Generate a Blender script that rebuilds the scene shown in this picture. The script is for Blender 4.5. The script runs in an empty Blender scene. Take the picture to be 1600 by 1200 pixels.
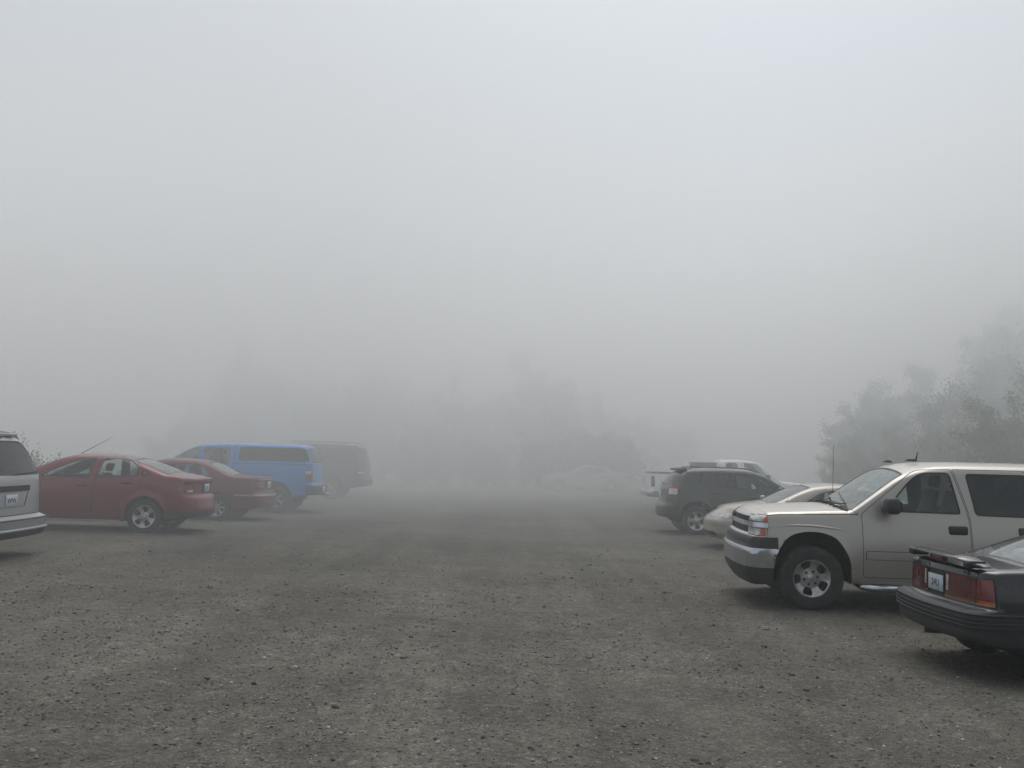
import bpy, bmesh, math, random
import numpy as np
from mathutils import Vector, Matrix, noise
from mathutils.bvhtree import BVHTree

random.seed(7)
SC = bpy.context.scene
COL = SC.collection
R = math.radians

# ---------------------------------------------------------------- materials
def nodes(name):
    m = bpy.data.materials.new(name)
    m.use_nodes = True
    nt = m.node_tree
    nt.nodes.clear()
    out = nt.nodes.new('ShaderNodeOutputMaterial')
    def N(t, **kw):
        n = nt.nodes.new('ShaderNode' + t)
        for k, v in kw.items():
            if k.startswith('i_'):
                key = k[2:]
                key = int(key) if key.isdigit() else key.replace('_', ' ')
                n.inputs[key].default_value = v
            else:
                setattr(n, k, v)
        return n
    def Lk(a, b):
        nt.links.new(a, b)
    return m, N, Lk, out

def c4(c):
    return (c[0], c[1], c[2], 1.0)

def ramp(N, Lk, src, stops):
    r = N('ValToRGB')
    el = r.color_ramp.elements
    while len(el) < len(stops):
        el.new(0.5)
    for e, (p, c) in zip(el, stops):
        e.position = p
        e.color = c4(c) if isinstance(c, tuple) else (c, c, c, 1)
    Lk(src, r.inputs[0])
    return r.outputs[0]

def mixc(N, Lk, fac, a, b, mode='MIX'):
    n = N('Mix', data_type='RGBA', blend_type=mode)
    if isinstance(fac, (int, float)):
        n.inputs[0].default_value = fac
    else:
        Lk(fac, n.inputs[0])
    for i, v in ((6, a), (7, b)):
        if isinstance(v, tuple):
            n.inputs[i].default_value = c4(v)
        else:
            Lk(v, n.inputs[i])
    return n.outputs[2]

def simple(name, col, rough=.5, metal=0., spec=.5, coat=0., var=.12, scale=9., bump=0., bscale=120.):
    m, N, Lk, out = nodes(name)
    p = N('BsdfPrincipled', i_Roughness=rough, i_Metallic=metal)
    p.inputs['Specular IOR Level'].default_value = spec
    p.inputs['Coat Weight'].default_value = coat
    tc = N('TexCoord')
    n = N('TexNoise', i_Scale=scale, i_Detail=5.)
    Lk(tc.outputs['Object'], n.inputs['Vector'])
    f = ramp(N, Lk, n.outputs['Fac'], [(.3, 1 - var), (.7, 1 + var)])
    Lk(mixc(N, Lk, 1., c4(col)[:3], f, 'MULTIPLY'), p.inputs['Base Color'])
    if bump:
        b = N('TexNoise', i_Scale=bscale, i_Detail=3.)
        Lk(tc.outputs['Object'], b.inputs['Vector'])
        bm_ = N('Bump', i_Strength=bump, i_Distance=.01)
        Lk(b.outputs['Fac'], bm_.inputs['Height'])
        Lk(bm_.outputs[0], p.inputs['Normal'])
    Lk(p.outputs[0], out.inputs[0])
    return m

def paint(name, col, metal=.35, rough=.34, dirt=.5, dcol=(.16, .145, .125), coat=.7):
    """car paint under a film of road dust that thickens towards the sills"""
    m, N, Lk, out = nodes(name)
    p = N('BsdfPrincipled', i_Metallic=metal)
    p.inputs['Coat Weight'].default_value = coat
    p.inputs['Coat Roughness'].default_value = .06
    tc = N('TexCoord')
    sx = N('SeparateXYZ')
    Lk(tc.outputs['Object'], sx.inputs[0])
    big = N('TexNoise', i_Scale=2.3, i_Detail=7., i_Roughness=.65)
    Lk(tc.outputs['Object'], big.inputs['Vector'])
    fine = N('TexNoise', i_Scale=46., i_Detail=4., i_Roughness=.7)
    Lk(tc.outputs['Object'], fine.inputs['Vector'])
    zr = N('MapRange', i_1=.95, i_2=.25, i_3=.06, i_4=1.)
    Lk(sx.outputs['Z'], zr.inputs[0])
    a = N('Math', operation='MULTIPLY')
    Lk(zr.outputs[0], a.inputs[0])
    Lk(ramp(N, Lk, big.outputs['Fac'], [(.25, .35), (.75, 1.)]), a.inputs[1])
    b = N('Math', operation='MULTIPLY')
    Lk(a.outputs[0], b.inputs[0])
    Lk(ramp(N, Lk, fine.outputs['Fac'], [(.3, .55), (.7, 1.)]), b.inputs[1])
    d = N('Math', operation='MULTIPLY', i_1=dirt)
    Lk(b.outputs[0], d.inputs[0])
    geo = N('NewGeometry')
    c = mixc(N, Lk, d.outputs[0], c4(col)[:3], dcol)
    c = mixc(N, Lk, geo.outputs['Backfacing'], c, (.03, .03, .032))
    Lk(c, p.inputs['Base Color'])
    rr = N('MapRange', i_1=0., i_2=.6, i_3=rough, i_4=.75)
    Lk(d.outputs[0], rr.inputs[0])
    Lk(rr.outputs[0], p.inputs['Roughness'])
    # very slight panel waviness
    wv = N('TexNoise', i_Scale=5., i_Detail=2.)
    Lk(tc.outputs['Object'], wv.inputs['Vector'])
    bp = N('Bump', i_Strength=.06, i_Distance=.02)
    Lk(wv.outputs['Fac'], bp.inputs['Height'])
    Lk(bp.outputs[0], p.inputs['Coat Normal'])
    Lk(p.outputs[0], out.inputs[0])
    return m

def glass(name, tint, film=.06, rough=.03):
    """thin car glass: tinted see-through, mirror at grazing angles, a misted film"""
    m, N, Lk, out = nodes(name)
    tr = N('BsdfTransparent', i_Color=c4(tint))
    gl = N('BsdfGlossy', i_Roughness=rough, i_Color=(.9, .92, .92, 1))
    d1 = N('BsdfDiffuse', i_Color=(.55, .58, .58, 1))
    d2 = N('BsdfTranslucent', i_Color=(.55, .58, .58, 1))
    df = N('MixShader', i_0=.5)
    Lk(d1.outputs[0], df.inputs[1]); Lk(d2.outputs[0], df.inputs[2])
    tc = N('TexCoord')
    n = N('TexNoise', i_Scale=3.5, i_Detail=6., i_Roughness=.7)
    Lk(tc.outputs['Object'], n.inputs['Vector'])
    f = N('Math', operation='MULTIPLY', i_1=film)
    Lk(ramp(N, Lk, n.outputs['Fac'], [(.3, .5), (.75, 1.6)]), f.inputs[0])
    m1 = N('MixShader')
    Lk(f.outputs[0], m1.inputs[0]); Lk(tr.outputs[0], m1.inputs[1]); Lk(df.outputs[0], m1.inputs[2])
    lw = N('LayerWeight', i_Blend=.5)
    pw = N('Math', operation='POWER', i_1=4.5)
    Lk(lw.outputs['Facing'], pw.inputs[0])
    fr = N('MapRange', i_3=.05, i_4=.95)
    Lk(pw.outputs[0], fr.inputs[0])
    m2 = N('MixShader')
    Lk(fr.outputs[0], m2.inputs[0]); Lk(m1.outputs[0], m2.inputs[1]); Lk(gl.outputs[0], m2.inputs[2])
    Lk(m2.outputs[0], out.inputs[0])
    return m

def lens(name, col, ribs=60., metal=0., rough=.12, axis='X', strength=.5):
    """moulded lamp lens with fine flutes"""
    m, N, Lk, out = nodes(name)
    p = N('BsdfPrincipled', i_Roughness=rough, i_Metallic=metal)
    p.inputs['Coat Weight'].default_value = 1.
    p.inputs['Coat Roughness'].default_value = .04
    tc = N('TexCoord')
    w = N('TexWave', i_Scale=ribs / 2., wave_type='BANDS', bands_direction='Y')
    Lk(tc.outputs['Object'], w.inputs['Vector'])
    n = N('TexNoise', i_Scale=11., i_Detail=3.)
    Lk(tc.outputs['Object'], n.inputs['Vector'])
    f = ramp(N, Lk, n.outputs['Fac'], [(.3, .55), (.7, 1.25)])
    Lk(mixc(N, Lk, 1., c4(col)[:3], f, 'MULTIPLY'), p.inputs['Base Color'])
    bp = N('Bump', i_Strength=strength, i_Distance=.004)
    Lk(w.outputs['Fac'], bp.inputs['Height'])
    Lk(bp.outputs[0], p.inputs['Normal'])
    Lk(p.outputs[0], out.inputs[0])
    return m

def tyre_mat():
    m, N, Lk, out = nodes('tyre rubber')
    p = N('BsdfPrincipled', i_Roughness=.8)
    tc = N('TexCoord')
    n = N('TexNoise', i_Scale=7., i_Detail=8., i_Roughness=.7)
    Lk(tc.outputs['Object'], n.inputs['Vector'])
    Lk(ramp(N, Lk, n.outputs['Fac'], [(.35, (.018, .018, .018)), (.75, (.055, .05, .045))]), p.inputs['Base Color'])
    Lk(p.outputs[0], out.inputs[0])
    return m

M = {}
M['black'] = simple('black plastic', (.018, .018, .019), .5, bump=.15)
M['trim'] = simple('black rubber trim', (.012, .012, .013), .55)
M['grey_plastic'] = simple('dark grey plastic', (.028, .028, .031), .55, bump=.1)
M['gap'] = simple('panel gap shadow', (.006, .006, .006), .9)
M['under'] = simple('dirty underbody', (.02, .019, .018), .85, var=.4)
M['tyre'] = tyre_mat()
M['rim'] = simple('cast alloy', (.50, .50, .49), .32, .75, var=.2, scale=14.)
M['rim_dull'] = simple('brushed dull alloy', (.34, .34, .335), .42, .6, var=.25, scale=14.)
M['disc'] = simple('brake iron', (.07, .065, .06), .6, .5, var=.4)
M['chrome'] = simple('chrome', (.54, .57, .62), .12, 1., var=.06)
M['chrome_dull'] = simple('weathered chrome', (.42, .43, .44), .28, 1., var=.15)
M['red'] = lens('red lamp lens', (.19, .005, .010))
M['amber_dull'] = lens('dull amber lens', (.15, .045, .012))
M['red_dark'] = lens('dark red lamp lens', (.13, .006, .010))
M['amber'] = lens('amber lamp lens', (.36, .085, .012))
M['orange'] = lens('orange marker lens', (.55, .10, .015))
M['clear'] = lens('clear lamp lens', (.55, .57, .56), metal=.35, strength=.9)
M['white_lens'] = lens('white reversing lens', (.6, .6, .57))
M['glass'] = glass('car glass', (.72, .80, .76), .05)
M['glass_dark'] = glass('smoked car glass', (.10, .11, .11), .05)
M['glass_mid'] = glass('lightly smoked glass', (.38, .42, .41), .06)
M['glass_mist'] = glass('misted windscreen glass', (.66, .76, .73), .42)
M['seat'] = simple('grey seat cloth', (.10, .10, .105), .9, bump=.3)
M['seat_tan'] = simple('tan seat cloth', (.20, .17, .14), .9, bump=.3)
M['cabin'] = simple('cabin plastic', (.035, .035, .037), .7)
M['paper'] = simple('white paper', (.7, .72, .72), .8)
M['plate'] = simple('number plate', (.52, .58, .62), .4, var=.2, scale=14.)
M['plate_ink'] = simple('plate lettering', (.03, .04, .07), .5)
M['blue_badge'] = simple('blue enamel', (.02, .05, .18), .25)

# ---------------------------------------------------------------- object helpers
def mesh_obj(name, me, mats, parent=None, smooth=True):
    o = bpy.data.objects.new(name, me)
    COL.objects.link(o)
    for mt in mats:
        me.materials.append(mt)
    if parent:
        o.parent = parent
    return o

def bm_obj(name, bm, mats, parent=None, smooth=True, angle=None):
    me = bpy.data.meshes.new(name)
    bm.normal_update()
    if angle is not None:
        for e in bm.edges:
            if len(e.link_faces) == 2 and e.calc_face_angle(0) > angle:
                e.smooth = False
    for f in bm.faces:
        f.smooth = smooth
    bm.to_mesh(me)
    bm.free()
    return mesh_obj(name, me, mats if isinstance(mats, (list, tuple)) else [mats], parent)

def empty(name, label=None, cat=None, group=None):
    o = bpy.data.objects.new(name, None)
    o.empty_display_size = .3
    COL.objects.link(o)
    if label: o['label'] = label
    if cat: o['category'] = cat
    if group: o['group'] = group
    return o

def add_box(bm, c, s, bev=0., seg=3, rot=None, mi=0, taper=None):
    r = bmesh.ops.create_cube(bm, size=1.)
    vs = r['verts']
    for v in vs:
        v.co = Vector((v.co.x * s[0], v.co.y * s[1], v.co.z * s[2]))
        if taper and v.co.z > 0:
            v.co.x *= taper[0]; v.co.y *= taper[1]
    fs = set(f for v in vs for f in v.link_faces)
    if bev:
        es = set(e for v in vs for e in v.link_edges)
        rr = bmesh.ops.bevel(bm, geom=list(es), offset=bev, segments=seg, profile=.5, affect='EDGES')
        fs = set(rr['faces']) | set(f for f in fs if f.is_valid)
    vs = set(v for f in fs for v in f.verts)
    mt = Matrix.Translation(Vector(c)) @ (rot.to_4x4() if rot else Matrix())
    for v in vs:
        v.co = mt @ v.co
    for f in fs:
        f.material_index = mi
    return vs

def add_tube(bm, pts, r, n=8, mi=0, cap=True):
    pts = [Vector(p) for p in pts]
    rs = r if isinstance(r, (list, tuple)) else [r] * len(pts)
    rings = []
    prev = None
    for i, p in enumerate(pts):
        d = (pts[min(i + 1, len(pts) - 1)] - pts[max(i - 1, 0)])
        if d.length < 1e-9: d = Vector((0, 0, 1))
        d.normalize()
        if prev is None:
            a = d.orthogonal().normalized()
        else:
            a = (prev - d * prev.dot(d))
            a = a.normalized() if a.length > 1e-6 else d.orthogonal().normalized()
        prev = a
        b = d.cross(a)
        rings.append([bm.verts.new(p + (a * math.cos(t) + b * math.sin(t)) * rs[i])
                      for t in [2 * math.pi * k / n for k in range(n)]])
    for q, w in zip(rings, rings[1:]):
        for k in range(n):
            f = bm.faces.new((q[k], q[(k + 1) % n], w[(k + 1) % n], w[k]))
            f.material_index = mi
    if cap:
        for q, rev in ((rings[0], True), (rings[-1], False)):
            f = bm.faces.new(list(reversed(q)) if rev else q)
            f.material_index = mi

def add_lathe(bm, prof, n=48, mi=0, closed=False):
    """prof: (y, r) pairs; axis is Y"""
    rings = []
    for (y, r) in prof:
        rings.append([bm.verts.new((r * math.cos(2 * math.pi * k / n), y, r * math.sin(2 * math.pi * k / n))) for k in range(n)])
    pr = list(zip(rings, rings[1:]))
    if closed: pr.append((rings[-1], rings[0]))
    for a, b in pr:
        for k in range(n):
            f = bm.faces.new((a[k], b[k], b[(k + 1) % n], a[(k + 1) % n]))
            f.material_index = mi

def smooth_line(pts, n=7, closed=False):
    """polyline of (u, v[, r]) with rounded corners"""
    P = [(p[0], p[1], p[2] if len(p) > 2 else 0.) for p in pts]
    m = len(P)
    out = []
    for i, (u, v, r) in enumerate(P):
        if r <= 0 or (not closed and i in (0, m - 1)):
            out.append((u, v)); continue
        a = np.array(P[(i - 1) % m][:2]); b = np.array((u, v)); c = np.array(P[(i + 1) % m][:2])
        la = np.linalg.norm(a - b); lc = np.linalg.norm(c - b)
        d1 = min(r, .48 * la); d2 = min(r, .48 * lc)
        s = b + (a - b) / la * d1; e = b + (c - b) / lc * d2
        for k in range(n + 1):
            t = k / n
            q = (1 - t) ** 2 * s + 2 * t * (1 - t) * b + t * t * e
            out.append((float(q[0]), float(q[1])))
    return out

def fcurve(pts, n=8):
    s = sorted(smooth_line(pts, n))
    xs = np.array([p[0] for p in s]); zs = np.array([p[1] for p in s])
    return lambda x: float(np.interp(x, xs, zs))

def inset_poly(poly, d):
    P = [np.array(p) for p in poly]
    area = sum(P[i][0] * P[(i + 1) % len(P)][1] - P[(i + 1) % len(P)][0] * P[i][1] for i in range(len(P)))
    sg = 1. if area > 0 else -1.
    out = []
    for i, p in enumerate(P):
        a = p - P[i - 1]; b = P[(i + 1) % len(P)] - p
        na = np.array((-a[1], a[0])) / (np.linalg.norm(a) + 1e-9); nb = np.array((-b[1], b[0])) / (np.linalg.norm(b) + 1e-9)
        n = na + nb
        k = 1 + float(na.dot(nb))
        q = p + sg * d * n / max(k, .5)
        out.append((float(q[0]), float(q[1])))
    return out

def in_poly(u, v, poly):
    c = False
    j = len(poly) - 1
    for i in range(len(poly)):
        (a, b), (p, q) = poly[i], poly[j]
        if (b > v) != (q > v) and u < (p - a) * (v - b) / (q - b) + a:
            c = not c
        j = i
    return c

AX = {'side': (0, 2, 1), 'end': (1, 2, 0), 'top': (0, 1, 2)}

# ---------------------------------------------------------------- vehicle shell
class Shell:
    """A car body: rounded-box sections lofted along x (front is +x), whose surface is then
    cut along outlines into panels, panes and lamps."""
    def __init__(s, root, P):
        s.P = P; s.root = root
        s.parts = {}
        s.nid = 1
        s.build()

    def build(s):
        P = s.P
        L = P['L']; h = L / 2
        top = fcurve(P['top']); bot = fcurve(P['bot']); wid = fcurve(P['width']); belt = fcurve(P['belt'])
        crown = fcurve(P['crown']); rt = fcurve(P['rt'])
        s.wid = wid; s.top_z = top
        zmid = P.get('zmid', .62); tuck = P.get('tuck', .07); sh = P.get('sh', .03); tum = P.get('tum', .3); tumc = P.get('tumc', .12)
        Rr = P.get('Rr', .18); Rf = P.get('Rf', .2)
        flare = P.get('flare', .012); axles = P['axles']; ra = P['ra']; az = P.get('arch_z', P['Rw'])
        xs = list(np.arange(-h, h, P.get('dx', .06)))
        for p in P['top']: xs.append(p[0])
        for k in range(9):
            t = 1 - math.cos(k / 8 * math.pi / 2)
            xs.append(-h + Rr * t); xs.append(h - Rf * t)
        xs = sorted(set(round(float(x), 4) for x in xs if -h <= x <= h))
        keep = [xs[0]]
        for x in xs[1:]:
            if x - keep[-1] > .006 or x == xs[-1]: keep.append(x)
        xs = keep
        K, NC, NL, NU, NT = 8, 3, 16, 11, 5
        def ins(d, r):
            if d >= r: return 0.
            return r - math.sqrt(max(0., r * r - (r - d) ** 2))
        s.half = []
        def yside(x, z, W, zb, zbl):
            zl = min(zmid, zbl - .05)
            if z < zl:
                y = W - tuck * ((zl - z) / max(.05, zl - .18)) ** 2
            else:
                t = min(1., (z - zl) / max(.02, zbl - zl))
                y = W - sh * t * t
            if z > zbl:
                y -= tum * (z - zbl) + tumc * (z - zbl) ** 2
            for a in axles:
                d = math.hypot(x - a, z - az)
                if d < ra + .35:
                    y += flare * math.exp(-((d - ra) / .055) ** 2)
            return y
        rows = []
        for x in xs:
            zt = top(x); zb = bot(x); zbl = belt(x)
            W = wid(x) - ins(x + h, Rr) - ins(h - x, Rf)
            cr = crown(x); ze = zt - cr
            r = min(rt(x), .45 * (ze - zb))
            rb = .05
            zs = ze - r
            zsplit = min(zbl, zs - .02)
            pts = []
            yb0 = yside(x, zb, W, zb, zbl)
            for k in range(K): pts.append((yb0 * .97 * k / K, zb))
            ca = np.array((yb0 - rb, zb)); cb = np.array((yb0, zb)); cc = np.array((yside(x, zb + rb, W, zb, zbl), zb + rb))
            ca[0] = max(ca[0], yb0 * .97 * (K - 1) / K + .002)
            for k in range(NC + 1):
                t = k / NC; q = (1 - t) ** 2 * ca + 2 * t * (1 - t) * cb + t * t * cc
                pts.append((q[0], q[1]))
            for k in range(1, NL + 1):
                z = zb + rb + (zsplit - zb - rb) * k / NL
                pts.append((yside(x, z, W, zb, zbl), z))
            for k in range(1, NU + 1):
                z = zsplit + (zs - zsplit) * k / NU
                pts.append((yside(x, z, W, zb, zbl), z))
            ye = yside(x, ze, W, zb, zbl)
            yr = max(ye - r, .05)
            zr = zt - cr * (yr / ye) ** 2
            ca = np.array(pts[-1]); cb = np.array((ye, ze + .0)); cc = np.array((yr, zr))
            for k in range(1, NT + 1):
                t = k / NT; q = (1 - t) ** 2 * ca + 2 * t * (1 - t) * cb + t * t * cc
                pts.append((q[0], q[1]))
            for k in range(1, K + 1):
                y = yr * (1 - k / K)
                pts.append((y, zt - cr * (y / ye) ** 2))
            rows.append((x, pts))
        n = len(rows[0][1])
        lr = fcurve(P.get('lean_r', [(0, 0), (3, 0)])); lf = fcurve(P.get('lean_f', [(0, 0), (3, 0)]))
        De = P.get('De', .5)
        br = P.get('bow_r', .06); bf = P.get('bow_f', .1)
        def deform(x, y, z):
            W = wid(max(-h + Rr, min(h - Rf, x)))
            t = max(0., min(1., 1 - (x + h) / De)); w = t * t * (3 - 2 * t)
            dx = w * (lr(z) + br * (y / W) ** 2)
            t = max(0., min(1., 1 - (h - x) / De)); w = t * t * (3 - 2 * t)
            dx += w * (lf(z) - bf * (y / W) ** 2)
            return (x + dx, y, z)
        s.deform = deform
        bm = bmesh.new()
        lay = bm.faces.layers.int.new('part')
        ring = []
        for x, pts in rows:
            rg = []
            for i in range(n): rg.append(bm.verts.new(deform(x, pts[i][0], pts[i][1])))
            for i in range(n - 2, 0, -1): rg.append(bm.verts.new(deform(x, -pts[i][0], pts[i][1])))
            ring.append(rg)
        m = len(ring[0])
        for a, b in zip(ring, ring[1:]):
            for k in range(m):
                q = (a[k], a[(k + 1) % m], b[(k + 1) % m], b[k])
                bm.faces.new(q)
        # end caps: grids stretched between left and right edge
        for rg, (x, pts), sg in ((ring[0], rows[0], -1), (ring[-1], rows[-1], 1)):
            i0, i1 = K, n - 1 - K          # first / last side index
            def lv(i): return rg[i]
            def rv(i): return rg[(m - i) % m]
            def rowv(i):
                if i == i0: return [rv(j) for j in range(K, 0, -1)] + [rg[0]] + [lv(j) for j in range(1, K + 1)]
                if i == i1: return [rv(j) for j in range(i1, n - 1)] + [lv(n - 1)] + [lv(j) for j in range(n - 2, i1 - 1, -1)]
                y, z = pts[i]
                t = (i - i0) / (i1 - i0)
                o = [rv(i)]
                cz = pts[n - 1][1] - pts[i1][1]
                for j in range(1, 2 * K):
                    f = j / K - 1
                    o.append(bm.verts.new(deform(x, y * f, z + cz * (1 - f * f) * t ** 3)))
                o.append(lv(i))
                return o
            prev = rowv(i0)
            for i in range(i0 + 1, i1 + 1):
                cur = rowv(i)
                for j in range(2 * K):
                    q = (prev[j], prev[j + 1], cur[j + 1], cur[j])
                    if len(set(q)) < 3: continue
                    q2 = []
                    for v in q:
                        if v not in q2: q2.append(v)
                    bm.faces.new(q2)
                prev = cur
        bmesh.ops.recalc_face_normals(bm, faces=bm.faces)
        s.bm = bm; s.lay = lay
        bm.normal_update()

    # ---- cutting
    def cands(s, ax, sg, nmin, box, extra=None):
        u, v, w = AX[ax]
        o = []
        for f in s.bm.faces:
            nn = f.normal[w] * sg if sg else abs(f.normal[w])
            if nn < nmin: continue
            c = f.calc_center_median()
            if ax == 'side' and (c.y * sg if sg else abs(c.y)) < .25: continue
            if ax == 'end' and c.x * sg < s.P['L'] / 2 - .55: continue
            if extra and not extra(c): continue
            us = [q.co[u] for q in f.verts]; vs = [q.co[v] for q in f.verts]
            if max(us) < box[0] or min(us) > box[1] or max(vs) < box[2] or min(vs) > box[3]: continue
            o.append(f)
        return o

    def imprint(s, poly, ax, sg, nmin, extra=None):
        u, v, w = AX[ax]
        us = [p[0] for p in poly]; vs = [p[1] for p in poly]
        cand = set(s.cands(ax, sg, nmin, (min(us), max(us), min(vs), max(vs)), extra))
        e = 1e-4
        for i in range(len(poly)):
            a = poly[i]; b = poly[(i + 1) % len(poly)]
            if math.hypot(a[0] - b[0], a[1] - b[1]) < 1e-6: continue
            lo0, hi0 = min(a[0], b[0]) - e, max(a[0], b[0]) + e
            lo1, hi1 = min(a[1], b[1]) - e, max(a[1], b[1]) + e
            sel = []
            for f in cand:
                if not f.is_valid: continue
                q = [x.co[u] for x in f.verts]
                if max(q) < lo0 or min(q) > hi0: continue
                q = [x.co[v] for x in f.verts]
                if max(q) < lo1 or min(q) > hi1: continue
                sel.append(f)
            if not sel: continue
            co = [0, 0, 0]; no = [0, 0, 0]
            co[u] = a[0]; co[v] = a[1]
            no[u] = -(b[1] - a[1]); no[v] = b[0] - a[0]
            g = set(sel)
            for f in sel:
                g.update(f.edges); g.update(f.verts)
            r = bmesh.ops.bisect_plane(s.bm, geom=list(g), dist=1e-5, plane_co=co, plane_no=Vector(no).normalized())
            cand = set(f for f in cand if f.is_valid)
            cand.update(x for x in r['geom'] if isinstance(x, bmesh.types.BMFace))
        s.bm.normal_update()

    def mark(s, poly, ax, sg, nmin, pid, extra=None, only=None):
        u, v, w = AX[ax]
        us = [p[0] for p in poly]; vs = [p[1] for p in poly]
        for f in s.cands(ax, sg, nmin, (min(us), max(us), min(vs), max(vs)), extra):
            if only is not None and f[s.lay] not in only: continue
            c = f.calc_center_median()
            if in_poly(c[u], c[v], poly): f[s.lay] = pid

    def new(s, name, mat, off=0., parent=None, label=None):
        i = s.nid; s.nid += 1
        s.parts[i] = dict(name=name, mat=mat, off=off, parent=parent, label=label)
        return i

    def slot(s, mat):
        """an id whose faces stay in the body mesh with another material"""
        for i, d in s.parts.items():
            if d.get('slot') == mat: return i
        i = s.nid; s.nid += 1
        s.parts[i] = dict(slot=mat)
        return i

    def region(s, name, poly, mat, ax='side', sides=(1, -1), nmin=.12, off=0., edge=0., edge_mat='trim', parents=None, label=None, inset=0., slot=False, extra=None, only=None):
        """cut an outline into the shell; returns the ids, one per side"""
        base = smooth_line(poly, 5, closed=True)
        ids = {}
        both = 0 if len(sides) == 2 else sides[0]        # cut left and right flank in one go
        s.imprint(base, ax, both, nmin, extra)
        if edge: s.imprint(inset_poly(base, edge), ax, both, nmin, extra)
        for sg in sides:
            pl = base
            if edge:
                s.mark(pl, ax, sg, nmin, s.slot(edge_mat), extra, only)
                pl = inset_poly(pl, edge)
            if slot: pid = s.slot(mat)
            else: pid = s.new(name, mat, off, parents[sg] if parents else None, label)
            s.mark(pl, ax, sg, nmin, pid, extra, None if edge else only)
            ids[sg] = pid
        return ids

    def end(s, name, poly, mat, end, mirror=True, nmin=.1, off=.003, edge=0., edge_mat='gap', parent=None, slot=False, label=None, extra=None, only=None):
        base = smooth_line(poly, 4, closed=True)
        ids = []
        for fl in ((1, -1) if mirror else (1,)):
            pl = [(p[0] * fl, p[1]) for p in base]
            if edge:
                s.imprint(pl, 'end', end, nmin, extra); s.mark(pl, 'end', end, nmin, s.slot(edge_mat), extra, only)
                pl = inset_poly(pl, edge)
            s.imprint(pl, 'end', end, nmin, extra)
            pid = s.slot(mat) if slot else s.new(name, mat, off, parent, label)
            s.mark(pl, 'end', end, nmin, pid, extra, None if edge else only)
            ids.append(pid)
        return ids

    def band(s, name, mat, z0, z1, x0, x1, off=0., slot=False, fn=None, label=None, only=(0,)):
        """everything between two heights and two stations (bumpers, mouldings)"""
        def faces():
            o = []
            for f in s.bm.faces:
                c = f.calc_center_median()
                if x0 - .15 < c.x < x1 + .15 and z0 - .12 < c.z < z1 + .12 and (fn is None or fn(c)): o.append(f)
            return o
        for co, no in (((0, 0, z0), (0, 0, 1)), ((0, 0, z1), (0, 0, 1)), ((x0, 0, 0), (1, 0, 0)), ((x1, 0, 0), (1, 0, 0))):
            fs = faces(); g = set(fs)
            for f in fs: g.update(f.edges); g.update(f.verts)
            bmesh.ops.bisect_plane(s.bm, geom=list(g), dist=1e-5, plane_co=co, plane_no=no)
        s.bm.normal_update()
        pid = s.slot(mat) if slot else s.new(name, mat, off, None, label)
        for f in s.bm.faces:
            if only is not None and f[s.lay] not in only: continue
            c = f.calc_center_median()
            if z0 < c.z < z1 and x0 < c.x < x1 and (fn is None or fn(c)): f[s.lay] = pid
        return pid

    def arches(s):
        P = s.P
        for a in P['axles']:
            shp = P.get('arch', 'round'); ra = P['ra']; zc = P.get('arch_z', P['Rw'])
            zb = .02
            if shp == 'round':
                pl = [(a - ra, zb)] + [(a - ra * math.cos(t), zc + ra * math.sin(t)) for t in np.linspace(0, math.pi, 25)] + [(a + ra, zb)]
            else:
                pl = smooth_line([(a - ra * 1.04, zb), (a - ra * .98, zc + ra * .35, .1), (a - ra * .68, zc + ra * .9, .18), (a - .25 * ra, zc + ra * 1.06, .15),
                                  (a + .25 * ra, zc + ra * 1.06, .15), (a + ra * .68, zc + ra * .9, .18), (a + ra * .98, zc + ra * .35, .1), (a + ra * 1.04, zb)], 5)
            ylim = min(s.wid(a) - .33, .62)
            for sg in (1, -1):
                ex = lambda c: c.y * sg > ylim - .1
                s.imprint(pl, 'side', sg, -2, ex)
                dele = []
                for f in s.bm.faces:
                    c = f.calc_center_median()
                    if c.y * sg > ylim and abs(c.x - a) < ra * 1.2 and c.z < zc + ra * 1.2 and in_poly(c.x, c.z, pl): dele.append(f)
                bmesh.ops.delete(s.bm, geom=dele, context='FACES')
                es = []
                for e in s.bm.edges:
                    if len(e.link_faces) != 1: continue
                    c = (e.verts[0].co + e.verts[1].co) / 2
                    if c.y * sg > ylim + .1 and abs(c.x - a) < ra * 1.15 and abs(e.verts[0].co.y - e.verts[1].co.y) < .3 and c.z > s.P.get('zlip', .22): es.append(e)
                r = bmesh.ops.extrude_edge_only(s.bm, edges=es)
                wid_ = s.slot('under')
                for v in r['geom']:
                    if isinstance(v, bmesh.types.BMVert): v.co.y -= sg * .09
                    elif isinstance(v, bmesh.types.BMFace): v[s.lay] = wid_
        s.bm.normal_update()
        bmesh.ops.recalc_face_normals(s.bm, faces=s.bm.faces)
        # liners
        for a in P['axles']:
            ra = P['ra'] + .012; zc = P.get('arch_z', P['Rw']); W = s.wid(a)
            for sg in (1, -1):
                bm = bmesh.new()
                y1 = sg * (W - .08); y0 = sg * (W - .52)
                A = []; B = []
                for t in np.linspace(-.25, math.pi + .25, 22):
                    A.append(bm.verts.new((a - ra * 1.04 * math.cos(t), y1, zc + ra * 1.05 * math.sin(t))))
                    B.append(bm.verts.new((a - ra * 1.04 * math.cos(t), y0, zc + ra * 1.05 * math.sin(t))))
                for i in range(len(A) - 1): bm.faces.new((A[i], A[i + 1], B[i + 1], B[i]))
                bm.faces.new(B)
                bm_obj('wheel_arch_liner', bm, M['under'], s.root)

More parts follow.
